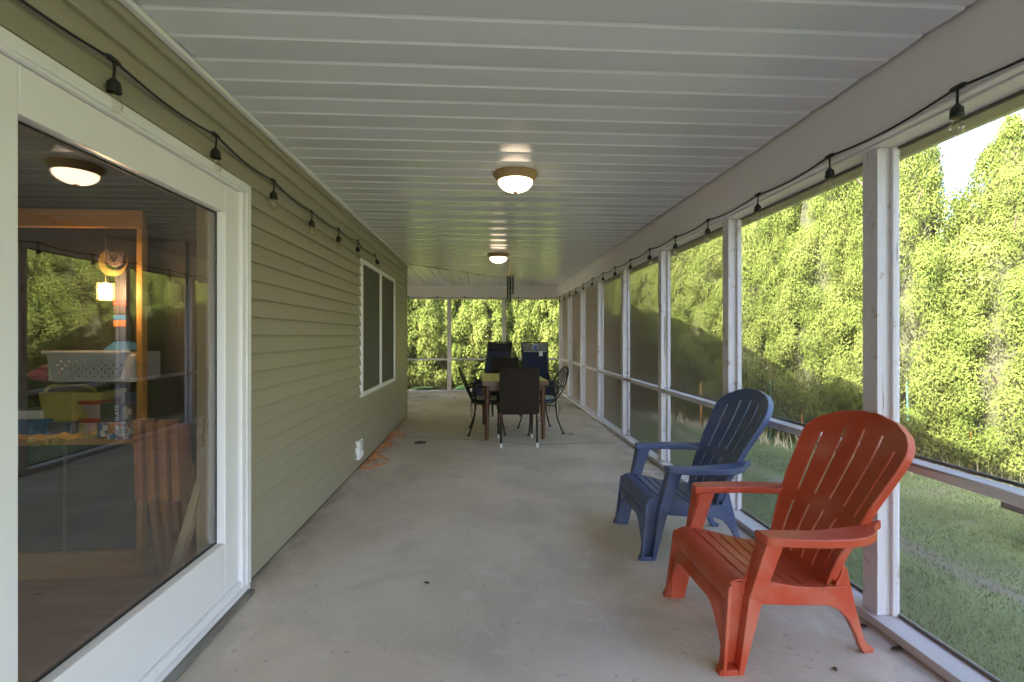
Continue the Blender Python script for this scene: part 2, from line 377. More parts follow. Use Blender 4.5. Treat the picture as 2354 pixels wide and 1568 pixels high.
obj('floor_crack', bm, 'dark', floor, smooth=False)

# ---------------- house
house = thing('house', 'olive green sided house with white glass door and screened double window', 'house', (XL, 2.5, 0))
DY0, DY1, DZ1 = -.62, 2.545, 2.05      # patio door rough opening
WY0, WY1, WZ0, WZ1 = 4.90, 6.72, .685, 2.075
def siding(bm, y0, y1, z0, z1):
    e = .0985; k0 = 0
    zz = [.02+e*k for k in range(26)]
    for a in zz:
        lo, hi = max(a, z0), min(a+e, z1)
        if hi-lo < .004: continue
        fx = lambda z: XL+.022*(1-(z-a)/e)         # butt of the board stands proud, its top tucks under the next
        pr = [(fx(lo)-.009, lo), (fx(lo)-.003, lo+.002), (fx(lo+min(.008, (hi-lo)/2)), lo+min(.008,(hi-lo)/2)), (fx(hi), hi), (XL-.02, hi), (XL-.02, lo)]
        prism(bm, pr, lambda p: (p[0], y0, p[1]), lambda p: (p[0], y1, p[1]))
bm = NB()
for y0, y1, z0, z1 in ((-7.5, DY0, 0, H), (DY0, DY1, DZ1+.012, H), (DY1, WY0, 0, H), (WY0, WY1, 0, WZ0), (WY0, WY1, WZ1, H), (WY1, YC-.03, 0, H)):
    siding(bm, y0, y1, z0, z1)
obj('siding', bm, 'siding', house, smooth=False)
bm = NB()
for y0, y1, z0, z1 in ((-7.5, DY0, -.1, 2.75), (DY0, DY1, DZ1, 2.75), (DY1, WY0, -.1, 2.75), (WY0, WY1, -.1, WZ0), (WY0, WY1, WZ1, 2.75), (WY1, YC-.01, -.1, 2.75)):
    box(bm, XL-.14, XL-.02, y0, y1, z0, z1)
box(bm, -9, XL-.141, YC-.15, YC-.01, -.1, 2.75); box(bm, -9, -8.85, -7.5, YC-.151, -.1, 2.75); box(bm, -8.849, XL-.141, -7.5, -7.35, -.1, 2.75)
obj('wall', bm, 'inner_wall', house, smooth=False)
bm = NB(); box(bm, XL-.03, XL+.016, YC-.035, YC+.012, 0, H-.002); box(bm, XL-.03, XL+.02, YC+.0125, YC+.016, 0, H-.002)
obj('corner_trim', bm, 'trim_green', house, smooth=False)
bm = NB(); box(bm, XL-.015, XL+.004, DY1, YC-.036, -.001, .016); obj('base_flashing', bm, 'dark', house, smooth=False)
bm = NB(); box(bm, -8.84, XL-.1401, -7.34, YC-.16, -.1, .03); obj('room_floor', bm, 'floor_wood', house, smooth=False)
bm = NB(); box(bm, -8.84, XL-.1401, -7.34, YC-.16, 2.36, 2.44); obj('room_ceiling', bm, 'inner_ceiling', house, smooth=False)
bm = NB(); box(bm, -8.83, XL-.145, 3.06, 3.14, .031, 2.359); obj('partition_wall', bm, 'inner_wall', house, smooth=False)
# roof: low hip over house and porch, shaped to leave the far hedge sunlit
bm = NB()
ex0, ex1, ey0, ey1, rz = -16.5, 2.22, -8, 11.75, 2.30
ey1 = 11.55
rb, rt, rh = rz+.22, rz+.30, 2.6
rx = (ex0+ex1)/2; ry0_, ry1_ = ey0+7.5, ey1-7.5
for dz in (0,):
    c_ = [(ex0,ey0),(ex1,ey0),(ex1,ey1),(ex0,ey1)]
    lo = [bm.verts.new((x,y,rb)) for x, y in c_]; up = [bm.verts.new((x,y,rt)) for x, y in c_]
    r0_, r1_ = bm.verts.new((rx,ry0_,rt+rh)), bm.verts.new((rx,ry1_,rt+rh))
    bm.faces.new(lo[::-1])
    for k in range(4): bm.faces.new((lo[k], lo[(k+1)%4], up[(k+1)%4], up[k]))
    bm.faces.new((up[0], up[1], r0_)); bm.faces.new((up[1], up[2], r1_, r0_)); bm.faces.new((up[2], up[3], r1_)); bm.faces.new((up[3], up[0], r0_, r1_))
obj('roof', bm, 'roof', house, smooth=False)
bm = NB(); box(bm, ex1-.02, ex1+.01, ey0, ey1, 2.240, 2.53); box(bm, ex1+.0101, ex1+.10, ey0, ey1, 2.36, 2.50); box(bm, ex0, ex1-.021, ey1-.03, ey1, 2.240, 2.53)
obj('fascia', bm, 'fascia_green', house, smooth=False)
bm = NB(); box(bm, 1.862, ex1-.021, ey0, ey1-.031, 2.30, 2.315); box(bm, -9, 1.861, YE+.11, ey1-.031, 2.30, 2.315)
obj('eave_soffit', bm, 'fascia_green', house, smooth=False)

# patio door
door = obj('patio_door', (lambda b: (
    box(b, XL-.10, XL+.035, DY1-.055, DY1, .035, DZ1-.03) or box(b, XL-.10, XL+.035, DY0, DY0+.055, .035, DZ1-.03)
    or box(b, XL-.10, XL+.035, DY0, DY1, DZ1-.0298, DZ1)
    or box(b, XL+.0355, XL+.044, DY1-.022, DY1+.020, .03, DZ1+.0198) or box(b, XL+.0355, XL+.044, DY0-.012, DY1-.0222, DZ1-.02, DZ1+.02)
    or box(b, XL-.0195, XL+.0353, DY1+.0003, DY1+.019, .03, DZ1+.019) or box(b, XL-.0195, XL+.0353, DY0, DY1, DZ1+.0002, DZ1+.019)) and b or b)(NB()), 'white_vinyl', house, bevel=.003, smooth=False)
GX = XL-.024
def sash(y0, y1, gy0, gy1, gz0, gz1, x0, x1):
    b = NB(); z0, z1 = .075, DZ1-.032
    box(b, x0, x1, y0, gy0, z0, z1); box(b, x0, x1, gy1, y1, z0, z1)
    box(b, x0, x1, gy0+.0002, gy1-.0002, z0, gz0); box(b, x0, x1, gy0+.0002, gy1-.0002, gz1, z1)
    o = obj('door_sash', b, 'white_vinyl', door, bevel=.004, smooth=False)
    b = NB()    # glazing bead
    for q in ((gy0-.004, gy0+.010, gz0-.004, gz1+.004), (gy1-.010, gy1+.004, gz0-.004, gz1+.004)): box(b, x0-.005, x1+.006, *q)
    for q in ((gy0+.0102, gy1-.0102, gz0-.004, gz0+.010), (gy0+.0102, gy1-.0102, gz1-.010, gz1+.004)): box(b, x0-.005, x1+.006, *q)
    return o
GZ0, GZ1 = .318, 1.885
sa = sash(1.205, DY1-.057, 1.345, 2.362, GZ0, GZ1, XL-.03, XL+.018)
def bead(y0, y1, z0, z1, x):
    b = NB(); t_ = .007
    for q in ((y0,y0+t_,z0,z1),(y1-t_,y1,z0,z1),(y0+t_,y1-t_,z0,z0+t_),(y0+t_,y1-t_,z1-t_,z1)): box(b, x-.0115, x-.003, *q)
    return b
obj('glazing_gasket', bead(1.346, 2.361, GZ0+.001, GZ1-.001, XL-.0165), 'dark', door, smooth=False)
b = NB(); box(b, GX-.003, GX+.003, 1.346, 2.361, GZ0+.001, GZ1-.001); obj('glass', b, 'pane', door, smooth=False)
sash(DY0+.057, 1.2045, DY0+.2, 1.06, GZ0, GZ1, XL-.085, XL-.04)
b = NB(); box(b, XL-.066, XL-.060, DY0+.201, 1.059, GZ0+.001, GZ1-.001); obj('glass', b, 'pane', door, smooth=False)
b = NB(); box(b, XL-.12, XL+.05, DY0+.002, DY1-.002, 0.001, .034); box(b, XL-.03, XL+.03, DY0+.057, DY1-.058, .0343, .0745)
obj('threshold', b, 'white_vinyl', door, bevel=.003, smooth=False)
b = NB(); box(b, XL+.0505, XL+.085, DY0+.002, DY1-.03, .0005, .020); obj('threshold_nosing', b, 'sill_metal', door, smooth=False)
b = NB(); box(b, XL-.16, XL-.101, DY1-.10, DY1-.02, .031, 2.05); obj('inner_jamb', b, 'pine', door, smooth=False)

# double window
win = obj('window', (lambda b: ([box(b, XL-.03, XL+.030, *q) for q in ((WY0-.0, WY0+.045, WZ0, WZ1),(WY1-.045, WY1, WZ0, WZ1),(WY0+.0452, WY1-.0452, WZ0, WZ0+.045),(WY0+.0452, WY1-.0452, WZ1-.045, WZ1),((WY0+WY1)/2-.03,(WY0+WY1)/2+.03, WZ0+.0452, WZ1-.0452))], b)[1])(NB()), 'white_vinyl', house, bevel=.003, smooth=False)
ym = (WY0+WY1)/2
for a, c in ((WY0+.045, ym-.03), (ym+.03, WY1-.045)):
    b = NB(); box(b, XL+.010, XL+.012, a, c, WZ0+.045, WZ1-.045); obj('window_screen', b, 'window_mesh', win, smooth=False)
    b = NB(); box(b, XL-.022, XL-.018, a, c, WZ0+.045, WZ1-.045); obj('pane', b, 'pane', win, smooth=False)
    b = NB(); box(b, XL-.017, XL+.006, a, c, 1.36, 1.40)
    for y_ in (a, c-.025): box(b, XL-.017, XL+.005, y_, y_+.025, WZ0+.045, WZ1-.045)
    obj('sash_rail', b, 'grey_cloth', win, smooth=False)
    b = NB(); yy = a+.02
    while yy < c-.06:
        box(b, XL-.135, XL-.10, yy, yy+.07, WZ0+.01, WZ1-.02); yy += .085
    obj('blind', b, 'grey_cloth', win, smooth=False)
# wall outlet
out = thing('wall_outlet', 'white weatherproof outlet box low on the olive siding', 'outlet', (XL, 4.80, .19))
b = NB(); box(b, XL-.002, XL+.045, 4.735, 4.865, .10, .285); obj('cover', b, 'white_vinyl', out, bevel=.006, smooth=False)
b = NB(); box(b, XL+.0455, XL+.062, 4.765, 4.835, .125, .185); box(b, XL+.0455, XL+.055, 4.76, 4.84, .20, .262); obj('socket', b, 'white_plastic', out, bevel=.004, smooth=False)

# ---------------- porch ceiling (ribbed metal soffit, mitred where the porch turns the corner)
ceil = thing('porch_ceiling', 'white ribbed metal soffit ceiling with a mitred far corner', 'ceiling', (0, 4, H))
XE, YB = XR-.014, YE-.11
mit = lambda y: XL+.03 if y < YC else XL+.03+(y-YC)*(XE-XL-.03)/(YB-YC-.03)
def profile(y0, y1, ph):      # (y, dz): two unequal flats a foot, stepped grooves between, each flat slightly off level
    out = []; y = ph
    while y > y0: y -= .318
    while y < y1:
        for dy, dz in ((0,.0037),(.0015,.013),(.024,.0015),(.152,-.0014),(.157,.0045),(.170,-.0040),(.3165,.0036)):
            if y0 <= y+dy <= y1: out.append((y+dy, dz))
        y += .318
    return out
b = NB(); prev = None
for y, dz in profile(-4.4, YB, 1.75):
    x0 = min(mit(y), XE-.002); n_ = 1
    cur = (b.verts.new((x0, y, H+dz)), b.verts.new((XE, y, H+dz)))
    if prev: b.faces.new((prev[0], prev[1], cur[1], cur[0]))
    prev = cur
obj('soffit_panel', b, 'soffit', ceil, smooth=True, ang=4)
b = NB(); prev = None
for x, dz in profile(-8.9, XE-.01, .0):
    y0 = YC if x < XL+.03 else YC+(x-XL-.03)*(YB-YC-.03)/(XE-XL-.03)
    cur = (b.verts.new((x, y0+.006, H+dz)), b.verts.new((x, YB-.006, H+dz)))
    if prev: b.faces.new((prev[0], cur[0], cur[1], prev[1]))
    prev = cur
obj('soffit_panel', b, 'soffit', ceil, smooth=True, ang=4)
b = NB(); box(b, XL+.0165, XL+.045, -4.4, YC, H-.028, H-.006); box(b, XL-.01, XL+.016, -4.4, YC-.04, H-.02, H+.02); obj('edge_channel', b, 'white_vinyl', ceil, bevel=.003, smooth=False)
b = NB(); tube(b, [(XL+.03, YC, H-.001), (XE, YB-.03, H-.001)], .006, 6); obj('mitre_trim', b, 'trim_green', ceil)

# ---------------- beams and screen walls
bw = thing('porch_beam', 'white boxed beam under the ceiling above the long screen wall', 'beam', (1.76, 4, 2.17))
b = NB(); box(b, XR, 1.86, -4.5, YE+.10, 2.17, 2.60); obj('beam_board', b, 'beam_white', bw, bevel=.003, smooth=False)
b = NB(); box(b, 1.745, 1.862, -4.5, YE+.0, 2.148, 2.1685); box(b, XR+.002, 1.742, -4.5, YE-.13, 2.156, 2.1695); obj('top_plate', b, 'beam_white', bw, bevel=.003, smooth=False)
be = thing('porch_beam', 'white boxed beam across the far end above the three end screens', 'beam', (-2, YE, 2.17))
b = NB(); box(b, -9, XR-.001, YB, YE+.10, 2.17, 2.60); obj('beam_board', b, 'beam_white', be, bevel=.003, smooth=False)
b = NB(); box(b, -9, 1.744, YE-.02, YE+.098, 2.148, 2.169); obj('top_plate', b, 'beam_white', be, bevel=.003, smooth=False)

sw = thing('screen_wall', 'long white timber screen wall with mesh panels along the lawn side', 'screen wall', (1.82, 4, 0))
for i, y in enumerate(PY):
    b = NB(); box(b, XP0, XP1, y, y+D, .0405, 2.1475); 
    box(b, XP1-.03, XP1+.002, y-.018, y-.0005, .0405, 2.1475); box(b, XP1-.03, XP1+.002, y+D+.0005, y+D+.018, .0405, 2.1475)
    obj('post', b, 'post_paint', sw, bevel=.003, smooth=False)
b = NB(); box(b, XP0, XP1, PY[-1]+1.20, YE+.10, .0405, 2.1475); obj('post', b, 'post_paint', sw, bevel=.003, smooth=False)
b = NB(); box(b, XP0-.03, XP1+.03, -4.5, YE+.10, .001, .040); obj('sill_plate', b, 'rail_paint', sw, bevel=.003, smooth=False)
ys = PY+[PY[-1]+1.20]
for i in range(len(ys)-1):
    a, c = ys[i]+D+.0008, ys[i+1]-.0008
    b = NB(); box(b, XP0-.004, XP1-.012, a, c, .735, .775); obj('mid_rail', b, 'rail_paint', sw, bevel=.003, smooth=False)
    for z0, z1 in ((.041, .734), (.776, 2.147)):
        b = NB(); v = [b.verts.new(p) for p in ((XP1-.008,a,z0),(XP1-.008,c,z0),(XP1-.008,c,z1),(XP1-.008,a,z1))]; b.faces.new(v)
        obj('mesh_panel', b, 'mesh', sw, smooth=False)
        b = NB()
        for q in ((a,c,z0,z0+.012),(a,c,z1-.012,z1)): box(b, XP1-.006, XP1+.006, *q)
        obj('spline', b, 'dark', sw, smooth=False)
se = thing('screen_wall', 'white framed screen wall closing the far end of the porch', 'screen wall', (-2, YE+.05, 0))
EX = [1.745-1.27*k-D/2 for k in range(1, 9)]
b = NB(); box(b, -9, XP0-.001, YE-.02, YE+.10, .001, .040); obj('sill_plate', b, 'rail_paint', se, bevel=.003, smooth=False)
ee = [XP0-.0]+EX
for i, x in enumerate(EX):
    b = NB(); box(b, x, x+D, YE, YE+.086, .0405, 2.1475); obj('post', b, 'post_paint', se, bevel=.003, smooth=False)
for i in range(len(EX)):
    a, c = EX[i]+D+.0008, ee[i]-.0008
    b = NB(); box(b, a, c, YE, YE+.08, .735, .775); obj('mid_rail', b, 'rail_paint', se, bevel=.003, smooth=False)
    for z0, z1 in ((.041, .734), (.776, 2.147)):
        b = NB(); v = [b.verts.new(p) for p in ((a,YE+.07,z0),(c,YE+.07,z0),(c,YE+.07,z1),(a,YE+.07,z1))]; b.faces.new(v)
        obj('mesh_panel', b, 'mesh', se, smooth=False)

# ================================================================== HEDGE
def thuja_mesh(h, rad, seed, dens=135, K=360, pa=.10, pb=.095, la=.013, lb=.016, wa=.0036, wb=.0038):
    g = np.random.default_rng(seed)
    prof = lambda t: rad*np.minimum(1, .82+.9*t)*np.clip(1-t**1.9, 0, 1)**.80
    npf = int(dens*h)
    t = g.random(npf*3); keep = g.random(npf*3) < (prof(t)/rad+.10); t = t[keep][:npf]; n = len(t)
    ph = g.random(n)*2*np.pi
    lump = .09*np.sin(3*ph+5*t*h+seed)+.06*np.sin(5*ph-7*t*h)
    r = prof(t)*(1+lump)-.17*g.random(n)**1.5-.02
    c = np.stack([r*np.cos(ph), r*np.sin(ph), t*h], 1)
    outw = np.stack([np.cos(ph), np.sin(ph), .45+.0*ph], 1); outw /= np.linalg.norm(outw, axis=1)[:,None]
    pr = pa+pb*g.random(n)
    d = g.normal(size=(n, K, 3)); d /= np.linalg.norm(d, axis=2)[...,None]
    d = d*.9+outw[:,None,:]*.8; d /= np.linalg.norm(d, axis=2)[...,None]
    st = np.ones((n,1,3)); st[...,2] = 1.35
    pos = c[:,None,:]+d*st*(pr[:,None]*(.74+.34*g.random((n,K))))[...,None]
    nr = d+g.normal(size=(n,K,3))*.30; nr /= np.linalg.norm(nr, axis=2)[...,None]
    upv = g.normal(size=(n,K,3))*.6; upv[...,2] += .9; upv += d*.5
    ax = upv-nr*(upv*nr).sum(2, keepdims=True); ax /= np.linalg.norm(ax, axis=2)[...,None]
    sd = np.cross(ax, nr)
    ln = (la+lb*g.random((n,K)))[...,None]; wd = (wa+wb*g.random((n,K)))[...,None]
    q = np.stack([pos-ax*ln*.6, pos+sd*wd, pos+ax*ln, pos-sd*wd], 2).reshape(-1, 3)
    q[:,2] = np.maximum(q[:,2], .0)
    m_ = len(q)//4
    me = bpy.data.meshes.new('crown'); bm = NB()
    # inner dead foliage
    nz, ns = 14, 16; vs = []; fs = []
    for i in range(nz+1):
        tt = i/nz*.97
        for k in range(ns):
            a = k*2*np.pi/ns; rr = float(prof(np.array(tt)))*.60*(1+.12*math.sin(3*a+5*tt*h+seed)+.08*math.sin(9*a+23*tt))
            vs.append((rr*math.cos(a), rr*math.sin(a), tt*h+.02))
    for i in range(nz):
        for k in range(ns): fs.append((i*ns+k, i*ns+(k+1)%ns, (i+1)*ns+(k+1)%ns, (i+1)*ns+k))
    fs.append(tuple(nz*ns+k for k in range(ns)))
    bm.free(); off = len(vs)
    co = np.concatenate([np.array(vs), q]).astype(np.float32)
    lv = np.array([i for f in fs for i in f]+[], np.int32); lv = np.concatenate([lv, np.arange(m_*4, dtype=np.int32)+off])
    lt_ = np.array([len(f) for f in fs]+[4]*m_, np.int32); ls_ = np.concatenate([[0], np.cumsum(lt_)[:-1]]).astype(np.int32)
    me.vertices.add(len(co)); me.vertices.foreach_set('co', co.ravel())
    me.loops.add(len(lv)); me.loops.foreach_set('vertex_index', lv)
    me.polygons.add(len(lt_)); me.polygons.foreach_set('loop_start', ls_)
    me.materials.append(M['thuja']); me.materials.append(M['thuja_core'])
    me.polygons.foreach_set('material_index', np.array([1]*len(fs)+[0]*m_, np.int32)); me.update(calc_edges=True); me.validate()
    return me
tm = NB(); tube(tm, [(0,0,-.05),(.02,.01,.8),(0,.02,2.0),(.01,0,3.2)], [.09,.07,.045,.012], 8)
for k in range(16):
    a = k*2.4; z = .2+k*.17; tube(tm, [(0,0,z),(.3*math.cos(a),.3*math.sin(a),z+.12),(.52*math.cos(a),.52*math.sin(a),z+.36)], [.02,.014,.005], 5)
tmesh = bpy.data.meshes.new('trunk'); tm.to_mesh(tmesh); tm.free(); tmesh.materials.append(M['bark'])
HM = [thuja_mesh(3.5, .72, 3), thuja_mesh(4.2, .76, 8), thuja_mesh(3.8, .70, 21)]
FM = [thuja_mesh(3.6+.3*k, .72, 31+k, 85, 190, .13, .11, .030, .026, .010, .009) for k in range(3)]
def tree(x, y, v, sc, label, group, HM=HM):
    r_ = thing('arborvitae_tree', label, 'tree', (x, y, G-.02), random.random()*6.28, group)
    r_.scale = (1, 1, sc)
    c = bpy.data.objects.new('crown', HM[v]); COL.objects.link(c); c.parent = r_
    t_ = bpy.data.objects.new('trunk', tmesh); COL.objects.link(t_); t_.parent = r_
SIDE = 'tall yellow green arborvitae in the clipped hedge row across the lawn'
FAR = 'light green arborvitae in the hedge row close behind the far end screens'
def along(path, step):
    out = []; acc = 0
    for a, b in zip(path, path[1:]):
        a, b = Vector(a), Vector(b); l = (b-a).length
        while acc < l: out.append(a+(b-a)*(acc/l)); acc += step
        acc -= l
    return out
row = along([(3.30,14.2),(3.60,10),(3.80,8.6),(4.0,7.9),(4.35,7.1),(4.65,6.0),(5.15,5.1),(5.9,4.3),(6.7,3.2),(7.5,1.8),(8.3,.2),(9.1,-1.5),(10,-4)], .90)
nk = 0
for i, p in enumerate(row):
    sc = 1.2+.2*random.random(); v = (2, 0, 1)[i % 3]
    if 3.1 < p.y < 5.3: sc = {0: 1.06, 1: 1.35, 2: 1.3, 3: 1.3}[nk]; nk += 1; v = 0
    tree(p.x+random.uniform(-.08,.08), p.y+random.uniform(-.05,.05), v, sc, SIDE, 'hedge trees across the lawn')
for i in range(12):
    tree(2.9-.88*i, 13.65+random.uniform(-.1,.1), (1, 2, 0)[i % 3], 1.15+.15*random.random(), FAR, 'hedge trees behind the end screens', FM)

# grass blades on the visible lawn
n = 120000
gx = 1.95+rng.random(n)**1.3*3.4; gy = .3+rng.random(n)*9.0
keep = (np.abs(gx-2.86+.05*np.sin(gy*2.3)) > .10*rng.random(n)**.5*(np.sin(gy*1.7)+1.3)) & (gx < 3.3+np.clip((7.8-gy)*.5, 0, 3)); gx, gy = gx[keep], gy[keep]; n = len(gx)
gh = .012+.022*rng.random(n); ga = rng.random(n)*6.283; gw = .0014+.0014*rng.random(n)
lean = rng.normal(size=(n,2))*.013
p0 = np.stack([gx-np.cos(ga)*gw, gy-np.sin(ga)*gw, np.full(n, G)], 1); p1 = np.stack([gx+np.cos(ga)*gw, gy+np.sin(ga)*gw, np.full(n, G)], 1)
p2 = np.stack([gx+lean[:,0], gy+lean[:,1], G+gh], 1)
me = bpy.data.meshes.new('grass'); me.from_pydata(np.stack([p0,p1,p2],1).reshape(-1,3).tolist(), [], np.arange(n*3).reshape(-1,3).tolist()); me.materials.append(M['grass'])
go = bpy.data.objects.new('grass', me); COL.objects.link(go); kind(go, 'stuff', 'short green grass blades covering the shaded lawn', 'grass')

# ================================================================== ADIRONDACK CHAIRS
def adirondack(label, mat, loc, rz):
    root = thing('adirondack_chair', label, 'chair', loc, rz)
    X0 = -.35
    # backrest: cupped fan with slots
    cl = [(.488,.250),(.548,.40),(.630,.545),(.705,.675),(.775,.805),(.815,.90),(.826,.957)]
    cl = smooth_path([(a, 0, c) for a, c in cl], 6)
    ac = [0]
    for a, c in zip(cl, cl[1:]): ac.append(ac[-1]+(c-a).length)
    T = ac[-1]
    def at(d):
        d = max(0, min(T, d))
        for k in range(len(ac)-1):
            if ac[k+1] >= d: f = (d-ac[k])/max(1e-6, ac[k+1]-ac[k]); return cl[k].lerp(cl[k+1], f)
        return cl[-1]
    hw = lambda z: np.interp(z, [.25,.40,.50,.56,.66,.76,.83,.96], [.195,.222,.245,.258,.276,.296,.303,.303])
    cols = []
    slots = [-.70,-.35,0,.35,.70]
    cols = [-1,-.985,-.93,-.85,-.76]
    for q in slots:
        cols += [q-.019, q+.019]
        if q < .7: cols += [q+.12, q+.23]
    cols = sorted(set(cols+[.76,.85,.93,.985,1]))
    NR = 40; Gd = []
    for i in range(NR+1):
        row_ = []
        for c in cols:
            top = T-.165*(1-math.sqrt(max(0, 1-min(1,abs(c))**2.0))) - .010*max(0, 1-min(abs(c-q) for q in slots)/.03)*(abs(c) < .9)
            p = at(top*i/NR); y = c*hw(p.z)
            cup = .055*abs(c)**2.4*min(1, .35+i/NR)
            row_.append((p.x-cup+X0, y, p.z+cup*.25))
        Gd.append(row_)
    sl_c = [min(range(len(cols)), key=lambda k: abs(cols[k]-(q-.019))) for q in slots]
    def hole(i, j):
        f = i/NR
        if j in sl_c:
            k = abs(slots[sl_c.index(j)])
            return (.055 < f < .36) or (.445 < f < .90-.09*k*k)
        return False
    b = NB(); shell(b, Gd, .009, hole)
    # rolled rim standing back from the edge
    edge = [Gd[i][0] for i in range(4, NR+1)]+[Gd[NR][j] for j in range(1, len(cols)-1)]+[Gd[i][-1] for i in range(NR, 3, -1)]
    back = [tuple(Vector(p)+Vector((.034, 0, -.012))) for p in edge]
    shell(b, [edge, back], .006)
    obj('backrest', b, mat, root, bevel=.0025, world=False, ang=50)
    # seat: rolled lip then slats
    pr = [(.028,.268),(.026,.300),(.034,.325),(.052,.344),(.080,.352),(.112,.350),(.121,.349),(.176,.339),(.185,.337),(.240,.324),(.249,.322),(.304,.309),(.313,.307),(.368,.297),(.377,.296),(.44,.290),(.555,.290)]
    ys_ = [-1,-.90,-.45,-.01,.01,.45,.90,1]
    Gd = [[(s_+X0, y*np.interp(s_, [0,.1,.5], [.262,.262,.222]), z-.012*(1-abs(y)**2)*np.interp(s_,[0,.1,.3],[0,0,1])) for y in ys_] for s_, z in pr]
    gaps = {5, 7, 9, 11, 13}
    b = NB(); shell(b, Gd, .008, lambda i, j: i in gaps and j not in (0, len(ys_)-2) and not (j == 3))
    obj('seat', b, mat, root, bevel=.0025, world=False, ang=50)
    # front apron, arched underneath
    b = NB(); ya = np.linspace(-.252, .252, 29); Gd = []
    for f in np.linspace(0, 1, 5):
        Gd.append([(.020-.012*f+.016*(1-f)+X0, y, (1-f)*.262+f*(.222-.135*max(0,(abs(y)-.125)/.127)**2.2)) for y in ya])
    shell(b, Gd, -.010); obj('front_apron', b, mat, root, bevel=.0025, world=False, ang=50)
    for s in (-1, 1):
        Y_ = lambda y: s*y
        # front leg: open channel, web plate with two flanges, running up to the arm
        b = NB()
        web = [(.006,.0),(.078,.0),(.118,.16),(.158,.30),(.205,.44),(.232,.515),(.158,.515),(.125,.40),(.098,.338),(.05,.335),(.030,.28)]
        prism(b, web, lambda p: (p[0]+X0, Y_(.248), p[1]), lambda p: (p[0]+X0, Y_(.257), p[1]))
        hexa(b, [(-.004+X0,Y_(.2575),0),(.010+X0,Y_(.2575),0),(.010+X0,Y_(.300),0),(-.004+X0,Y_(.300),0),(.030+X0,Y_(.2575),.325),(.046+X0,Y_(.2575),.335),(.046+X0,Y_(.276),.335),(.030+X0,Y_(.276),.325)])
        hexa(b, [(.058+X0,Y_(.2575),0),(.078+X0,Y_(.2575),0),(.078+X0,Y_(.300),0),(.058+X0,Y_(.300),0),(.100+X0,Y_(.2575),.30),(.152+X0,Y_(.2575),.28),(.152+X0,Y_(.300),.28),(.100+X0,Y_(.300),.30)])
        hexa(b, [(.100+X0,Y_(.2575),.3003),(.152+X0,Y_(.2575),.2803),(.152+X0,Y_(.300),.2803),(.100+X0,Y_(.300),.3003),(.150+X0,Y_(.2575),.512),(.232+X0,Y_(.2575),.512),(.232+X0,Y_(.315),.512),(.150+X0,Y_(.330),.512)])
        hexa(b, [(.0105+X0,Y_(.2575),0),(.0575+X0,Y_(.2575),0),(.0575+X0,Y_(.299),0),(.0105+X0,Y_(.299),0),(.012+X0,Y_(.2575),.022),(.058+X0,Y_(.2575),.022),(.058+X0,Y_(.298),.022),(.012+X0,Y_(.298),.022)])
        hexa(b, [(-.018+X0,Y_(.262),0),(-.0043+X0,Y_(.258),0),(-.0043+X0,Y_(.300),0),(-.018+X0,Y_(.294),0),(-.010+X0,Y_(.262),.02),(-.0033+X0,Y_(.258),.028),(-.0033+X0,Y_(.299),.028),(-.010+X0,Y_(.294),.02)])
        obj('front_leg', b, mat, root, bevel=.003, world=False, ang=50)
        # rail and rear leg
        b = NB()
        rl = [(.085,.335),(.16,.330),(.24,.317),(.32,.302),(.40,.292),(.455,.288),(.50,.280),(.527,.325),(.543,.375),(.560,.352),(.578,.28),(.603,.18),(.632,.085),(.652,.035),(.682,.020),(.684,0),(.640,0),(.622,.025),(.598,.085),(.565,.145),(.525,.188),(.475,.210),(.40,.218),(.30,.228),(.20,.240),(.10,.252)]
        yy = lambda q: .262-.060*max(0, min(1, (q-.1)/.56))
        prism(b, rl, lambda p: (p[0]+X0, Y_(yy(p[0])-.030), p[1]), lambda p: (p[0]+X0, Y_(yy(p[0])), p[1]))
        obj('rear_leg', b, mat, root, bevel=.005, world=False, ang=50, seg=3)
        # arm
        b = NB()
        ar = [(.140,.262),(.148,.330),(.165,.346),(.25,.360),(.36,.368),(.46,.364),(.54,.348),(.595,.318),(.618,.285),(.640,.262),(.672,.250),(.665,.235),(.600,.232),(.560,.246),(.50,.262),(.36,.272),(.24,.268)]
        zt = lambda q: .546-.016*q+.03*max(0,(q-.58)/.1)
        prism(b, ar, lambda p: (p[0]+X0, Y_(p[1]), zt(p[0])-.033), lambda p: (p[0]+X0, Y_(p[1]), zt(p[0])))
        obj('armrest', b, mat, root, bevel=.005, world=False, ang=50, seg=3)
    return root
adirondack('orange plastic adirondack chair in front of the nearest white post', 'orange', (.915+.35, 2.09, 0), 0)
adirondack('blue plastic adirondack chair standing behind the orange one', 'blue', (.915+.35, 3.03, 0), R(-.5))

# ================================================================== DINING SET
tb = thing('dining_table', 'small wooden table with pale yellow top and red brown legs', 'table', (.375, 6.57, 0), R(2.))
b = NB(); box(b, -.40, .40, -.65, .65, .716, .74); obj('table_top', b, 'table_top', tb, bevel=.004, smooth=False, world=False)
b = NB()
for q in ((-.408,-.402,-.655,.655),(.402,.408,-.655,.655),(-.402,.402,-.655,-.651),(-.402,.402,.651,.655)): box(b, *q, .690, .7405)
for q in ((-.36,-.335,-.56,.56),(.335,.36,-.56,.56),(-.334,.334,-.56,-.535),(-.334,.334,.535,.56)): box(b, *q, .615, .7155)
obj('apron', b, 'table_wood', tb, smooth=False, world=False)
for x in (-1, 1):
    for y in (-1, 1):
        b = NB(); tube(b, [(x*.355,y*.54,0),(x*.350,y*.535,.35),(x*.345,y*.53,.7155)], [.022,.030,.036], 12); obj('leg', b, 'table_wood', tb, world=False)

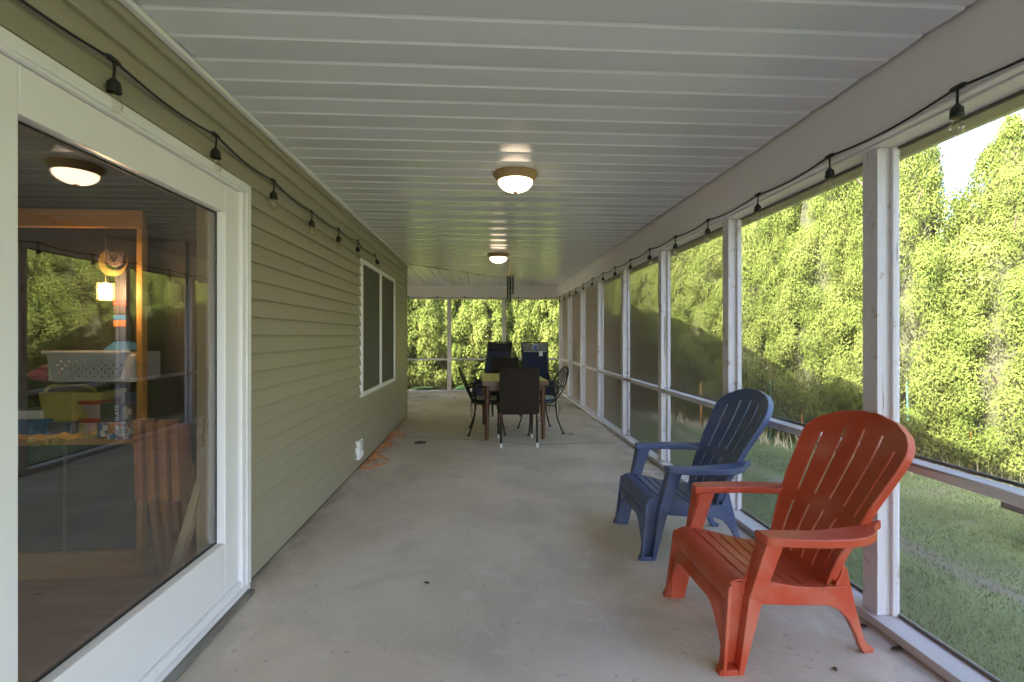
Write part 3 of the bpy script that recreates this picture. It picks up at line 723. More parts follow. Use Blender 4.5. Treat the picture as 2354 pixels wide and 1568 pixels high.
def wicker(label, loc, rz, tie):
    r_ = thing('wicker_chair', label, 'chair', loc, rz, 'wicker dining chairs')
    W = .235
    Gd = [[(x*W*(1-.02*f), -.26-.055*f**1.3-.012*(1-x*x), .40+.54*f-.008*x*x*0) for x in np.linspace(-1, 1, 7)] for f in np.linspace(0, 1, 10)]
    b = NB(); shell(b, Gd, .032); obj('backrest', b, 'wicker', r_, bevel=.008, world=False, seg=3)
    b = NB(); box(b, -W, W, -.245, .24, .375, .425); obj('seat', b, 'wicker', r_, bevel=.008, smooth=False, world=False)
    b = NB(); box(b, -W+.01, W-.01, -.235, .24, .4255, .475); cu = obj('cushion', b, 'cushion_red', r_, bevel=.018, world=False, smooth=False, seg=3)
    for x in (-1, 1):
        for y0, y1 in ((-.285,-.25), (.245,.225)):
            b = NB(); tube(b, [(x*.212,y0,.012),(x*.212,y1,.374)], .0135, 8); lg = obj('leg', b, 'iron', r_, world=False)
            b = NB(); tube(b, [(x*.212,y0-.0005,.0),(x*.212,y0,.012)], .0155, 8); tube(b, [(x*.212,y0,.0125),(x*.212,y0+(y1-y0)*.1,.05)], .0152, 8); obj('foot_cap', b, 'tip_white', lg, world=False)
        b = NB(); tube(b, [(x*.22,.23,.43),(x*.235,.10,.60),(x*.235,-.10,.615),(x*.225,-.27,.60)], .014, 8); obj('armrest', b, 'wicker', r_, world=False)
        if tie:
            b = NB(); tube(b, smooth_path([(x*.19,-.25,.45),(x*.215,-.30,.40),(x*.20,-.315,.36),(x*.225,-.31,.30)], 4), .004, 5)
            tube(b, smooth_path([(x*.215,-.30,.40),(x*.25,-.31,.38),(x*.235,-.32,.345),(x*.26,-.31,.27)], 4), .004, 5); obj('tie', b, 'cushion_red', cu, world=False)
    return r_
wicker('dark brown wicker chair nearest the camera, its back turned to us', (.405, 5.89, 0), R(1.5), True)
wicker('dark brown wicker chair at the far end of the table facing us', (.35, 7.70, 0), R(180), False)

def bistro(label, loc, rz, edge):
    r_ = thing('metal_chair', label, 'chair', loc, rz, 'wrought iron dining chairs')   # faces +x
    def lean(y, z):         # a point in the plane of the leaning back
        f = (z-.42)/.45; return (-.19-.19*f, y, z)
    # oval hoop
    hp = [lean(.215*math.cos(a)*(1 if math.sin(a) > 0 else 1), .64+.235*math.sin(a)) for a in np.linspace(0, 2*math.pi, 36, endpoint=False)]
    b = NB(); tube(b, hp, .0105, 8, closed=True); bk = obj('back_hoop', b, 'iron', r_, world=False)
    for y0 in (-.12,-.06,0,.06,.12):
        zt = .64+.235*math.sqrt(1-(y0/.215)**2); zb = .64-.235*math.sqrt(1-(y0/.215)**2)
        b = NB(); tube(b, smooth_path([lean(y0*.5, zb+.01), lean(y0*1.12, .60), lean(y0*1.05, .72), lean(y0*.95, zt-.005)], 5), .008, 6); obj('back_slat', b, 'iron', bk, world=False)
    b = NB(); tube(b, [(.21*math.cos(a)+.02, .22*math.sin(a), .405) for a in np.linspace(0, 2*math.pi, 28, endpoint=False)], .010, 8, closed=True)
    tube(b, [(-.19,0,.405),(.23,0,.405)], .008, 6); tube(b, [(.02,-.22,.405),(.02,.22,.405)], .008, 6); obj('seat_frame', b, 'iron', r_, world=False)
    b = NB(); lathe(b, [(0,.418),(.205,.418),(.222,.430),(.222,.458),(.205,.470),(0,.474)], (.02,0,0), 28)
    for f in b.faces: f.material_index = 1 if f.calc_center_median().z < .461 else 0
    cu = obj('cushion', b, ['pad_print', edge], r_, world=False)
    for y in (-1, 1):
        b = NB(); tube(b, smooth_path([(-.19,y*.205,.62),(-.155,y*.21,.50),(-.155,y*.215,.40),(-.165,y*.225,.25),(-.205,y*.25,.10),(-.24,y*.275,.006)], 5), .0105, 8)
        lathe(b, [(0,.0),(.022,.0),(.020,.010),(.010,.022)], (-.24,y*.275,0), 10); obj('leg', b, 'iron', r_, world=False)
        b = NB(); tube(b, smooth_path([(.20,y*.17,.40),(.195,y*.19,.28),(.205,y*.22,.14),(.235,y*.26,.006)], 5), .0105, 8)
        lathe(b, [(0,.0),(.022,.0),(.020,.010),(.010,.022)], (.235,y*.26,0), 10); obj('leg', b, 'iron', r_, world=False)
        b = NB(); tube(b, smooth_path([lean(y*.212,.62),(-.12,y*.25,.635),(.05,y*.265,.64),(.15,y*.25,.60),(.14,y*.225,.50),(.10,y*.205,.41)], 6), .0095, 8); obj('armrest', b, 'iron', r_, world=False)
        b = NB(); tube(b, smooth_path([(-.165,y*.16,.44),(-.205,y*.19,.41),(-.215,y*.185,.34),(-.20,y*.20,.22)], 4), .004, 5); obj('tie', b, edge, cu, world=False)
    return r_
bistro('black wrought iron armchair on the house side of the table', (.045, 6.55, 0), 0, 'black_cloth')
bistro('black wrought iron oval back armchair on the screen side of the table', (.765, 6.57, 0), R(191), 'cushion_navy')

# zero gravity loungers (face -y)
def lounger(label, loc, rz, head, grey):
    r_ = thing('folding_recliner', label, 'recliner', loc, rz, 'folding recliners at the porch end')
    W = .262
    side = [(.33,1.165),(.27,1.02),(.20,.80),(.13,.56),(.09,.44),(-.05,.40),(-.25,.455),(-.33,.44),(-.42,.30),(-.50,.14)]
    P_ = smooth_path([(0, a, c) for a, c in side], 5)
    ks = int(len(P_)*.13) if grey else 0
    def sheet(pp): 
        b = NB(); shell(b, [[(x*W*.95, p.y+.015*(1-x*x), p.z-.018*(1-x*x)) for x in np.linspace(-1,1,9)] for p in pp], .006); return b
    if grey: obj('head_fabric', sheet(P_[:ks+1]), 'grey_cloth', r_, world=False)
    obj('sling', sheet(P_[ks:]), 'navy', r_, world=False)
    for x in (-1, 1):
        b = NB(); tube(b, [V(x*W, p.y, p.z) for p in P_], .011, 8); obj('side_rail', b, 'iron', r_, world=False)
        b = NB(); tube(b, [(x*(W+.03),.36,.012),(x*(W+.03),.10,.36),(x*(W+.03),-.16,.60)], .010, 8); tube(b, [(x*(W+.045),-.40,.012),(x*(W+.045),-.10,.36),(x*(W+.045),.14,.60)], .010, 8); obj('cross_leg', b, 'silver' if grey else 'iron', r_, world=False)
        b = NB(); box(b, x*(W+.04)-.028, x*(W+.04)+.028, -.26, .18, .605, .632); obj('armrest', b, 'black_rubber', r_, bevel=.009, smooth=False, world=False)
    for w_, y_, z_ in ((W+.03,.36,.012),(W+.045,-.40,.012),(W,.335,1.165),(W,-.50,.14)):
        b = NB(); tube(b, [(-w_,y_,z_),(w_,y_,z_)], .011, 8); obj('cross_bar', b, 'iron', r_, world=False)
    b = NB()
    Gd = [[(x*.225, .295-.055*math.sin(f*math.pi)-.045*f, 1.14-.15*f) for x in np.linspace(-1,1,7)] for f in np.linspace(0,1,8)]
    shell(b, Gd, .05); hd = obj('headrest', b, head, r_, bevel=.012, world=False, seg=3)
    if grey:
        b = NB(); prism(b, [(-.05,1.03),(.05,1.03),(.035,1.125),(-.035,1.125)], lambda p: (p[0],.212,p[1]), lambda p: (p[0],.222,p[1])); em = obj('emblem', b, 'emblem_blue', hd, world=False, smooth=False)
        b = NB()
        for a, c in (((-.054,1.03),(-.038,1.128)),((-.038,1.128),(.038,1.128)),((.038,1.128),(.054,1.03))): tube(b, [(a[0],.210,a[1]),(c[0],.210,c[1])], .005, 6)
        obj('emblem_border', b, 'tip_white', hd, world=False)
        b = NB(); box(b, .072, .145, .190, .193, .90, 1.0); obj('paper_tag', b, 'tag_paper', r_, world=False, smooth=False)
        b = NB(); box(b, -W*.9, W*.9, .185, .189, .985, .990); obj('seam', b, 'tip_white', r_, world=False, smooth=False)
    return r_
lounger('dark navy folding recliner turned towards the house, black headrest', (.20, 9.55, 0), R(-24), 'black_cloth', False)
lounger('navy folding recliner with grey head panel, blue badge and paper tag', (1.02, 9.25, 0), R(2), 'grey_cloth', True)

# ================================================================== CEILING LIGHTS
def ceiling_light(label, x, y):
    r_ = thing('ceiling_light', label, 'light', (x, y, H), 0, 'lit ceiling lights')
    b = NB(); lathe(b, [(0,.004),(.158,.004),(.160,-.006),(.152,-.016),(.135,-.040),(.128,-.052),(.120,-.052),(.118,-.030),(0,-.025)], seg=40); obj('base_ring', b, 'bronze', r_, world=False)
    b = NB(); pts = []
    n_ = 96; rings = []
    for i in range(13):
        a = i/12*math.pi/2*.985; rr = .122*math.cos(a); zz = -.050-.078*math.sin(a)
        rings.append([b.verts.new(((rr*(1+(.016 if k % 3 == 0 else 0)*(i > 0)))*math.cos(k*2*math.pi/n_), (rr*(1+(.016 if k % 3 == 0 else 0)*(i > 0)))*math.sin(k*2*math.pi/n_), zz)) for k in range(n_)])
    for A, B in zip(rings, rings[1:]):
        for k in range(n_): b.faces.new((A[k], A[(k+1)%n_], B[(k+1)%n_], B[k]))
    b.faces.new(rings[-1]); obj('glass_dome', b, 'lamp_glow', r_, world=False, ang=80)
    b = NB(); lathe(b, [(0,-.126),(.014,-.126),(.016,-.131),(.008,-.138),(0,-.144)], seg=14); obj('finial', b, 'bronze', r_, world=False)
ceiling_light('lit bronze ceiling light with ribbed glass dome nearer the camera', .225, 3.43)
ceiling_light('lit bronze ceiling light farther away, over the dining table', .205, 6.80)

# ================================================================== STRING LIGHTS
def string(label, pts, bulbs, dirv, loc):
    r_ = thing('string_lights', label, 'string lights', loc)
    path = []
    P_ = [Vector(p) for p in pts]
    for a, c in zip(P_, P_[1:]):
        n_ = 8
        for k in range(n_):
            t = k/n_; q = a.lerp(c, t); q.z -= .022*math.sin(math.pi*t)*(1 if (c-a).length > .3 else 0); path.append(q)
    path.append(P_[-1])
    b = NB(); tube(b, path, .0048, 6); obj('cable', b, 'black_rubber', r_)
    for k, (p, tilt) in enumerate(bulbs):
        p = Vector(p); dn = Vector(tilt).normalized()
        b = NB()
        ax = Vector(dirv[k] if isinstance(dirv, list) else dirv)
        tube(b, [p-ax*.030, p-ax*.018, p+ax*.018, p+ax*.030], [.005,.010,.010,.005], 8)
        lead = smooth_path([p, p+dn*.02+Vector((.002,.003,0)), p+dn*.062], 3); tube(b, lead, .0045, 6)
        rot = Vector((0,0,-1)).rotation_difference(dn).to_matrix()
        def lt(bb, prof, base, seg=14):
            b2 = NB(); lathe(b2, prof, (0,0,0), seg); bmesh.ops.rotate(b2, verts=b2.verts, matrix=rot); bmesh.ops.translate(b2, verts=b2.verts, vec=base)
            mm = bpy.data.meshes.new('t'); b2.to_mesh(mm); b2.free(); bb.from_mesh(mm); bpy.data.meshes.remove(mm)
        s0 = p+dn*.058
        lt(b, [(0,0),(.006,0),(.010,-.006),(.019,-.016),(.020,-.030),(.0215,-.048),(.018,-.049),(0,-.046)], s0)
        sk = obj('socket', b, 'black_rubber', r_)
        b = NB(); lt(b, [(.012,-.046),(.013,-.056),(.021,-.074),(.0235,-.088),(.020,-.102),(.010,-.111),(0,-.113)], s0); obj('bulb', b, 'bulb_glass', sk)
        b = NB(); tube(b, [s0-Vector((.004,0,.05)), s0-Vector((.005,0,.085)), s0-Vector((-.005,0,.085)), s0-Vector((-.004,0,.05))], .0012, 4); obj('filament', b, 'bronze', sk)
xs = -1.203
ly = [(.42,2.20),(1.02,2.195),(1.643,2.198),(2.244,2.203),(2.843,2.190),(3.454,2.170),(4.084,2.188),(4.695,2.211)]
lp = [(xs, y, z) for y, z in ly]
string('black cafe string lights strung along the olive siding above the door', [(xs,-.2,2.22)]+lp+[(xs,5.05,2.18),(xs,5.417,2.205),(xs,5.50,2.16)],
       [(p, (.02,.02*((i%3)-1),-1)) for i, p in enumerate(lp)]+[((xs,5.43,2.19), (.1,.6,-.6))], (0,1,0), (xs, 2.5, 2.1))
ry = [(.40,2.185),(1.02,2.18),(1.626,2.180),(2.266,2.172),(2.884,2.164),(3.549,2.166),(4.169,2.168),(4.829,2.177),(5.47,2.171),(6.13,2.177),(6.75,2.183),(7.43,2.185),(8.12,2.183),(8.76,2.174),(9.42,2.172),(10.05,2.168),(10.68,2.166)]
xr = 1.688
rpn = [(xr, y, z+.006) for y, z in ry]; fpn = [(x, YB-.012, z) for x, z in ((1.416,2.172),(.79,2.178),(.17,2.175),(-.437,2.186),(-1.06,2.184),(-1.7,2.18))]
string('black cafe string lights along the white beam and across the far end', [(xr,-.2,2.19)]+rpn+[(xr-.01,YB-.02,2.19)]+fpn+[(-2.4,YB-.012,2.185)],
       [(p, (-.01,.03*((i%3)-1),-1)) for i, p in enumerate(rpn)]+[(p, (0,-.02,-1)) for p in fpn], [(0,1,0)]*len(rpn)+[(1,0,0)]*len(fpn), (xr, 5, 2.1))

# wind chime
wc = thing('wind_chime', 'dark green tube wind chime hanging beside the far ceiling light', 'wind chime', (.385, 6.98, H))
b = NB(); tube(b, [(.385,6.98,H),(.385,6.98,2.32)], .003, 5)
for k in range(3):
    a = k*2.09+.4; tube(b, [(.385,6.98,2.32),(.385+.05*math.cos(a),6.98+.05*math.sin(a),2.185)], .002, 4)
tube(b, [(.385,6.98,2.17),(.385,6.98,1.86)], .002, 4); obj('cord', b, 'pine', wc)
b = NB(); lathe(b, [(0,-.006),(.060,-.006),(.066,0),(.060,.010),(0,.010)], (.385,6.98,2.178), 20); obj('top_disc', b, 'bronze', wc)
for k, l_ in enumerate((.33,.38,.44,.48,.42,.36)):
    a = k*math.pi/3+.3; x, y = .385+.045*math.cos(a), 6.98+.045*math.sin(a)
    b = NB(); tube(b, [(x,y,2.155),(x,y,2.155-l_*.72)], .0095, 8); tube(b, [(x,y,2.175),(x,y,2.15)], .0015, 4); obj('chime_tube', b, 'chime_green', wc)
b = NB(); lathe(b, [(0,-.008),(.024,-.008),(.024,.008),(0,.008)], (.385,6.98,1.99), 14); box(b, .372, .398, 6.978, 6.982, 1.80, 1.87); obj('striker', b, 'dark', wc)

# extension cord, tangled along the wall
cp = [(-1.20,7.74,.006),(-1.205,7.4,.006),(-1.185,7.0,.006),(-1.17,6.7,.006),(-1.12,6.5,.03),(-1.19,6.42,.05),(-1.21,6.30,.02),(-1.13,6.28,.05),(-1.02,6.30,.02),(-1.06,6.22,.03),(-1.19,6.25,.06),(-1.16,6.12,.02),(-1.10,6.18,.05),(-1.17,6.30,.03),(-1.20,6.05,.02),(-1.12,5.98,.03),(-1.18,5.80,.02),(-1.10,5.85,.01),(-1.09,5.66,.012),(-1.17,5.58,.03),(-1.20,5.70,.02),(-1.13,5.78,.035),(-1.19,5.45,.02),(-1.21,5.34,.01),(-1.12,5.40,.03),(-1.17,5.30,.02),(-1.19,5.22,.02),(-1.10,5.22,.02),(-1.00,5.12,.006),(-.985,5.00,.006),(-1.06,4.88,.006),(-1.16,4.78,.006),(-1.215,4.83,.006),(-1.19,4.98,.008),(-1.12,5.06,.014),(-1.08,4.98,.018),(-1.06,4.86,.018),(-1.12,4.80,.006),(-1.17,4.86,.018),(-1.15,5.02,.018),(-1.17,5.18,.025),(-1.20,5.1,.014),(-1.08,5.18,.024),(-1.02,5.08,.018)]
b = NB(); tube(b, smooth_path(cp, 5), .0052, 6); tag(obj('extension_cord', b, 'cord_orange'), 'orange extension cord tangled on the floor along the olive wall', 'cord')

# small things lying on the slab
def scrap(x, y, r, name, label, cat, mat, group=None, flat=False):
    b = NB(); n_ = 7; c = b.verts.new((x, y, .006)); vs = []
    for k in range(n_):
        a = k*2*math.pi/n_; q = r*(.6+.6*random.random()); vs.append(b.verts.new((x+q*math.cos(a)*1.5, y+q*math.sin(a), .002+.010*random.random()*(0 if flat else 1))))
    for k in range(n_): b.faces.new((c, vs[k], vs[(k+1)%n_]))
    g_ = bmesh.ops.solidify(b, geom=b.faces[:], thickness=.0015)
    tag(obj(name, b, mat, smooth=False), label, cat, group)
b = NB(); box(b, -.835, -.70, 5.87, 5.955, .001, .014); box(b, -.80, -.745, 5.885, 5.94, .0145, .022); tag(obj('rubber_pad', b, 'black_rubber', bevel=.004, smooth=False), 'small black rubber pad lying on the slab before the table', 'pad')
b = NB(); box(b, 1.70, 1.735, 2.02, 2.05, .001, .004); 
b.free()
for x, y, r in ((1.16,1.70,.020),(-.30,2.55,.012),(-.72,8.95,.03),(-.60,10.2,.03),(1.36,1.80,.010),(1.69,2.06,.022),(.95,1.62,.008),(1.15,6.3,.022),(1.71,1.90,.020)):
    scrap(x, y, r, 'dead_leaf', 'small brown scrap of dead leaf lying on the concrete', 'leaf', 'deadleaf', 'dead leaf scraps on the slab')

# ================================================================== OUTSIDE THINGS
def stake(x, y, h, mat, label, group):
    b = NB(); tube(b, [(x,y,G-.02),(x+.01,y-.01,G+h*.5),(x+.005,y,G+h)], .008, 6); tag(obj('garden_stake', b, mat), label, 'stake', group)
for x, y, h in ((4.085,6.0,.78),(5.05,4.75,.85),(3.35,7.3,.7)): stake(x, y, h, 'stake_orange', 'thin orange garden stake standing at the foot of the hedge', 'orange stakes by the hedge')
for x, y, h in ((3.95,6.45,.80),(4.55,4.95,.92)): stake(x, y, h, 'stake_teal', 'thin teal garden stake standing at the foot of the hedge', 'teal stakes by the hedge')
# dry grass tufts along the hedge foot
b = NB()
for p in along([(3.0,8.4),(3.1,7.6),(3.5,6.9),(3.85,5.6),(4.4,4.7),(5.2,3.7),(6.0,2.4)], .06):
    for k in range(5):
        x, y = p.x+random.uniform(-.1,.25), p.y+random.uniform(-.1,.1); h_ = random.uniform(.06,.26); dx, dy = random.uniform(-.08,.08), random.uniform(-.08,.08)
        v = [b.verts.new(q) for q in ((x-.004,y,G),(x+.004,y,G),(x+dx,y+dy,G+h_))]; b.faces.new(v)
kind(obj('dry_grass', b, 'pine', smooth=False), 'stuff', 'pale dry grass stalks along the foot of the hedge', 'dry grass')
pt = thing('picnic_table', 'dark brown picnic bench on the lawn at the right edge', 'picnic table', (4.3, 2.75, G))
b = NB(); box(b, 3.56, 3.84, 2.2, 3.13, .115, .160); obj('bench_board', b, 'picnic', pt, bevel=.004, smooth=False)
b = NB(); box(b, 4.1, 4.85, 2.0, 3.05, .60, .64); obj('table_top', b, 'picnic', pt, bevel=.004, smooth=False)
for y in (2.40, 2.98):
    b = NB(); beam(b, (3.70,y,G), (4.30,y,.60), .04, .11, (0,1,0)); obj('leg', b, 'picnic', pt, smooth=False)
    b = NB(); beam(b, (5.25,y,G), (4.60,y,.60), .04, .11, (0,1,0)); obj('leg', b, 'picnic', pt, smooth=False)
    b = NB(); box(b, 3.66, 5.4, y+.045, y+.085, .02, .114); obj('cross_beam', b, 'picnic', pt, smooth=False)
b = NB(); box(b, 5.15, 5.43, 2.2, 3.13, .115, .155); obj('bench_board', b, 'picnic', pt, bevel=.004, smooth=False)
# broad-leaved plants outside the end screen
def hosta(x, y, s_, k):
    r_ = thing('hosta_plant', 'broad leaved green plant just outside the end screen', 'plant', (x, y, G), k, 'leafy plants outside the end screen')
    b = NB()
    for i in range(16):
        a = i*2.4; el = .35+.5*((i*7)%5)/5; l_ = s_*(.7+.3*random.random()); d = Vector((math.cos(a)*math.cos(el), math.sin(a)*math.cos(el), math.sin(el))); sd = Vector((-math.sin(a), math.cos(a), 0))
        Gd = []
        for f in np.linspace(0, 1, 6):
            c = d*(l_*f)+Vector((0,0,-.35*l_*f*f)); wd = .40*l_*math.sin(math.pi*max(.02, min(.98, f**.8)))
            Gd.append([c-sd*wd+Vector((0,0,.1*wd)), c, c+sd*wd+Vector((0,0,.1*wd))])
        shell(b, Gd, .002)
    obj('leaf_clump', b, 'hosta', r_, world=False)
    b = NB(); tube(b, [(0,0,-.02),(0,0,.08)], .02, 6); obj('stem', b, 'hosta', r_, world=False)
for k, x in enumerate((-1.30, -1.0, -.72)): hosta(x, 11.75, .62, k)

# ================================================================== INTERIOR seen through the glass
CY = 2.66     # front face of the display cabinet
CX0, CX1 = -2.62, -1.80
cb = thing('display_cabinet', 'orange wood display cabinet with glass shelves inside the house', 'cabinet', (-2.2, 2.85, .03))
b = NB(); box(b, CX0, CX1, CY+.002, CY+.03, 1.87, 1.965); obj('crown', b, 'cabinet', cb, smooth=False, bevel=.004)
for x in (CX0, CX1-.03):
    b = NB(); box(b, x, x+.03, CY, CY+.04, .17, 1.869); obj('stile', b, 'cabinet', cb, smooth=False, bevel=.003)
b = NB(); box(b, CX0, CX1, 3.03, 3.05, .17, 1.869); obj('back_panel', b, 'inner_wall', cb, smooth=False)
b = NB(); box(b, CX0-.01, CX1+.01, CY-.01, 3.05, .031, .165); obj('base', b, 'cabinet', cb, smooth=False, bevel=.004)
b = NB(); box(b, CX0+.031, CX1-.031, CY+.01, 3.02, .725, .76); obj('rail', b, 'cabinet', cb, smooth=False)
b = NB(); box(b, CX0+.031, CX1-.031, CY+.01, 3.02, 1.045, 1.056); obj('shelf', b, 'shelf_glass', cb, smooth=False)
b = NB(); box(b, CX0+.031, CX1-.031, CY+.012, CY+.018, .17, .724); obj('door_panel', b, 'shelf_glass', cb, smooth=False)
b = NB(); box(b, -2.20, -2.19, CY+.004, CY+.010, .17, .724); obj('door_edge', b, 'silver', cb, smooth=False)

bk = thing('laundry_basket', 'white slotted plastic basket on the cabinet glass shelf', 'basket', (-2.08, 2.78, 1.057))
b = NB(); Gd = [[(x*f_*.5-2.08, CY+.02-.02*(f_-.92)*5, 1.06+z) for x in np.linspace(-.40,.40,41)] for z, f_ in zip(np.linspace(0,.15,16), np.linspace(.92,1.04,16))]
shell(b, Gd, .003, lambda i, j: 2 <= i <= 11 and 2 < j < 37 and ((i+j) % 4 == 0) and (i % 2 == 0))
box(b, -2.26, -1.90, CY+.03, CY+.25, 1.057, 1.062); box(b, -2.29, -2.285, CY+.02, CY+.25, 1.062, 1.21); box(b, -1.875, -1.87, CY+.02, CY+.25, 1.062, 1.21); box(b, -2.285, -1.875, CY+.25, CY+.255, 1.062, 1.21)
obj('basket_wall', b, 'white_plastic', bk, smooth=False)
b = NB(); box(b, -2.30, -1.86, CY-.012, CY+.004, 1.205, 1.222); obj('rim', b, 'white_plastic', bk, bevel=.004, smooth=False)
b = NB(); box(b, -2.25, -1.91, CY+.07, CY+.24, 1.063, 1.16); obj('laundry', b, 'charcoal_box', bk, bevel=.03, smooth=False)
b = NB(); hexa(b, [(-1.90,CY-.02,1.057),(-1.835,CY-.02,1.057),(-1.835,CY+.06,1.057),(-1.90,CY+.06,1.057),(-1.87,CY-.01,1.20),(-1.835,CY-.01,1.20),(-1.835,CY+.05,1.20),(-1.87,CY+.05,1.20)]); tag(obj('plastic_bin', b, 'white_plastic', bevel=.006, smooth=False), 'small white bin squeezed beside the slotted basket', 'bin')
b = NB(); 
for q in ((-2.36,1.09,.07,.035),(-2.31,1.085,.05,.03),(-2.34,1.125,.045,.022)):
    lathe(b, [(0,-q[3]),(q[2]*.7,-q[3]*.7),(q[2],0),(q[2]*.7,q[3]*.7),(0,q[3])], (q[0], CY+.08, q[1]+.002), 12)
tag(obj('towel', b, 'pink'), 'crumpled pink towel left of the white basket', 'towel')
yb = thing('woven_bag', 'yellow woven tote bag on the lower cabinet shelf', 'bag', (-2.22, 2.75, .76))
b = NB(); hexa(b, [(-2.33,CY+.06,.765),(-2.07,CY+.06,.765),(-2.07,CY+.22,.765),(-2.33,CY+.22,.765),(-2.365,CY+.04,1.0),(-2.04,CY+.04,1.0),(-2.04,CY+.24,1.0),(-2.365,CY+.24,1.0)]); obj('bag_body', b, 'yellow_weave', yb, bevel=.01, smooth=False)
b = NB(); tube(b, smooth_path([(-2.33,CY+.05,1.0),(-2.31,CY+.06,1.03),(-2.2,CY+.08,1.04),(-2.1,CY+.06,1.02),(-2.07,CY+.05,1.0)], 4), .009, 6); obj('handle', b, 'yellow_weave', yb)
for k, z in enumerate((.765, .862)):
    r_ = thing('food_tub', ('lower' if k == 0 else 'upper')+' pale plastic tub with red lid on the cabinet shelf', 'tub', (-2.08+.01*k, CY+.06, z))
    b = NB(); lathe(b, [(0,0),(.085,0),(.105,.075),(0,.075)], (-2.08, CY+.13, z), 24); obj('tub', b, 'pale_plastic', r_)
    b = NB(); lathe(b, [(0,.0752),(.118,.0752),(.120,.088),(.10,.094),(0,.094)], (-2.08, CY+.13, z), 24); obj('lid', b, 'red_plastic', r_)
b = NB(); box(b, -2.48, -2.29, CY+.02, CY+.2, .762, .86); tag(obj('storage_box', b, 'blue_box', bevel=.004, smooth=False), 'bright blue box on the lower shelf left of the tubs', 'box')
b = NB(); box(b, -2.285, -2.155, CY+.01, CY+.055, .762, .845); tag(obj('storage_box', b, 'dkblue_box', bevel=.012, smooth=False), 'dark navy plastic box beside the bright blue one', 'box')
b = NB(); box(b, -2.48, -2.335, CY+.03, CY+.2, .8605, .905); tag(obj('book', b, 'tip_white', bevel=.003, smooth=False), 'white book lying on top of the bright blue box', 'book')
b = NB(); box(b, -1.885, -1.832, CY-.01, CY+.03, .9505, 1.0); tag(obj('card_box', b, 'dkblue_box', bevel=.003, smooth=False), 'little blue card box on top of the game boxes', 'box')
def text(body, size, loc, mat, parent, rot=0., name='lettering', sx=1.):
    cu = bpy.data.curves.new(name, 'FONT'); cu.body = body; cu.size = size; cu.extrude = .0006; cu.align_x = 'CENTER'; cu.align_y = 'CENTER'
    to = bpy.data.objects.new(name, cu); COL.objects.link(to)
    bpy.context.view_layer.update()
    me_ = bpy.data.meshes.new_from_object(to.evaluated_get(bpy.context.evaluated_depsgraph_get())); bpy.data.objects.remove(to); bpy.data.curves.remove(cu)
    me_.transform(Matrix.Diagonal((sx,1,1,1))); me_.transform(Matrix.Rotation(rot, 4, 'Z')); me_.transform(Matrix.Rotation(R(90), 4, 'X'))
    o = bpy.data.objects.new(name, me_); COL.objects.link(o); me_.materials.clear(); me_.materials.append(M[mat])
    o.parent = parent; off = Vector((0,0,0)); p = parent
    while p: off += Vector(p.location); p = p.parent
    o.location = Vector(loc)-off; return o
g1 = thing('board_game', 'colourful tile patterned board game box lettered AZUL', 'board game', (-1.915, CY, .762))
b = NB(); box(b, -2.0, -1.832, CY-.035, CY+.05, .762, .848); obj('box', b, 'tile_print', g1, smooth=False, bevel=.002)
b = NB(); box(b, -1.905, -1.842, CY-.038, CY-.0352, .787, .822); obj('title_plate', b, 'tile_cream', g1, smooth=False)
b = NB(); box(b, -1.945, -1.91, CY-.038, CY-.0352, .79, .845); obj('sun_motif', b, 'box_orange', g1, smooth=False)
b = NB(); box(b, -1.848, -1.833, CY-.037, CY-.0352, .824, .846); box(b, -2.0, -1.96, CY-.037, CY-.0352, .763, .776); box(b, -1.90, -1.87, CY-.037, CY-.0352, .763, .776); obj('red_band', b, 'box_red', g1, smooth=False)
text('AZUL', .026, (-1.8735, CY-.0388, .8045), 'letter_navy', g1)
g2 = thing('board_game', 'charcoal board game box lettered SLATE, on the tile patterned one', 'board game', (-1.91, CY, .8485))
b = NB(); box(b, -1.99, -1.832, CY-.03, CY+.05, .8485, .95); obj('box', b, 'charcoal_box', g2, smooth=False, bevel=.002)
text('SLATE', .030, (-1.905, CY-.0308, .899), 'letter_white', g2, R(90))
b = NB()
for x, z in ((-1.862,.915),(-1.858,.885),(-1.841,.905)): box(b, x-.010, x+.008, CY-.033, CY-.0303, z-.016, z+.016)
obj('card_print', b, 'tile_cream', g2, smooth=False)
b = NB()
Gd = []
for i, x in enumerate(np.linspace(-2.5, -1.99, 60)):
    f = i/59; dr = .055*(1-f**3)*(.8+.2*math.sin(i*.23)+.08*math.sin(i*.5)); row_ = []
    for j in range(12):
        q = j/11
        fold = .007*math.sin(i*.35+3*q)+.003*math.sin(i*.8-5*q)
        y = CY+.07-.105*min(1, q*1.6)-.006*math.sin(i*.8)*q; z = .782+.010*math.sin(2.2*i/9)*(1-q)+fold*(1-.4*q)-dr*max(0, q-.45)/.55+.03*max(0, f-.75)*4*(1-q)
        row_.append((x+.02*q*math.sin(i*.3), y, max(z, .700)))
    Gd.append(row_)
shell(b, Gd, -.004); tag(obj('yellow_cloth', b, 'yellow_cloth'), 'yellow cloth draped over the cabinet edge below the tubs', 'cloth')
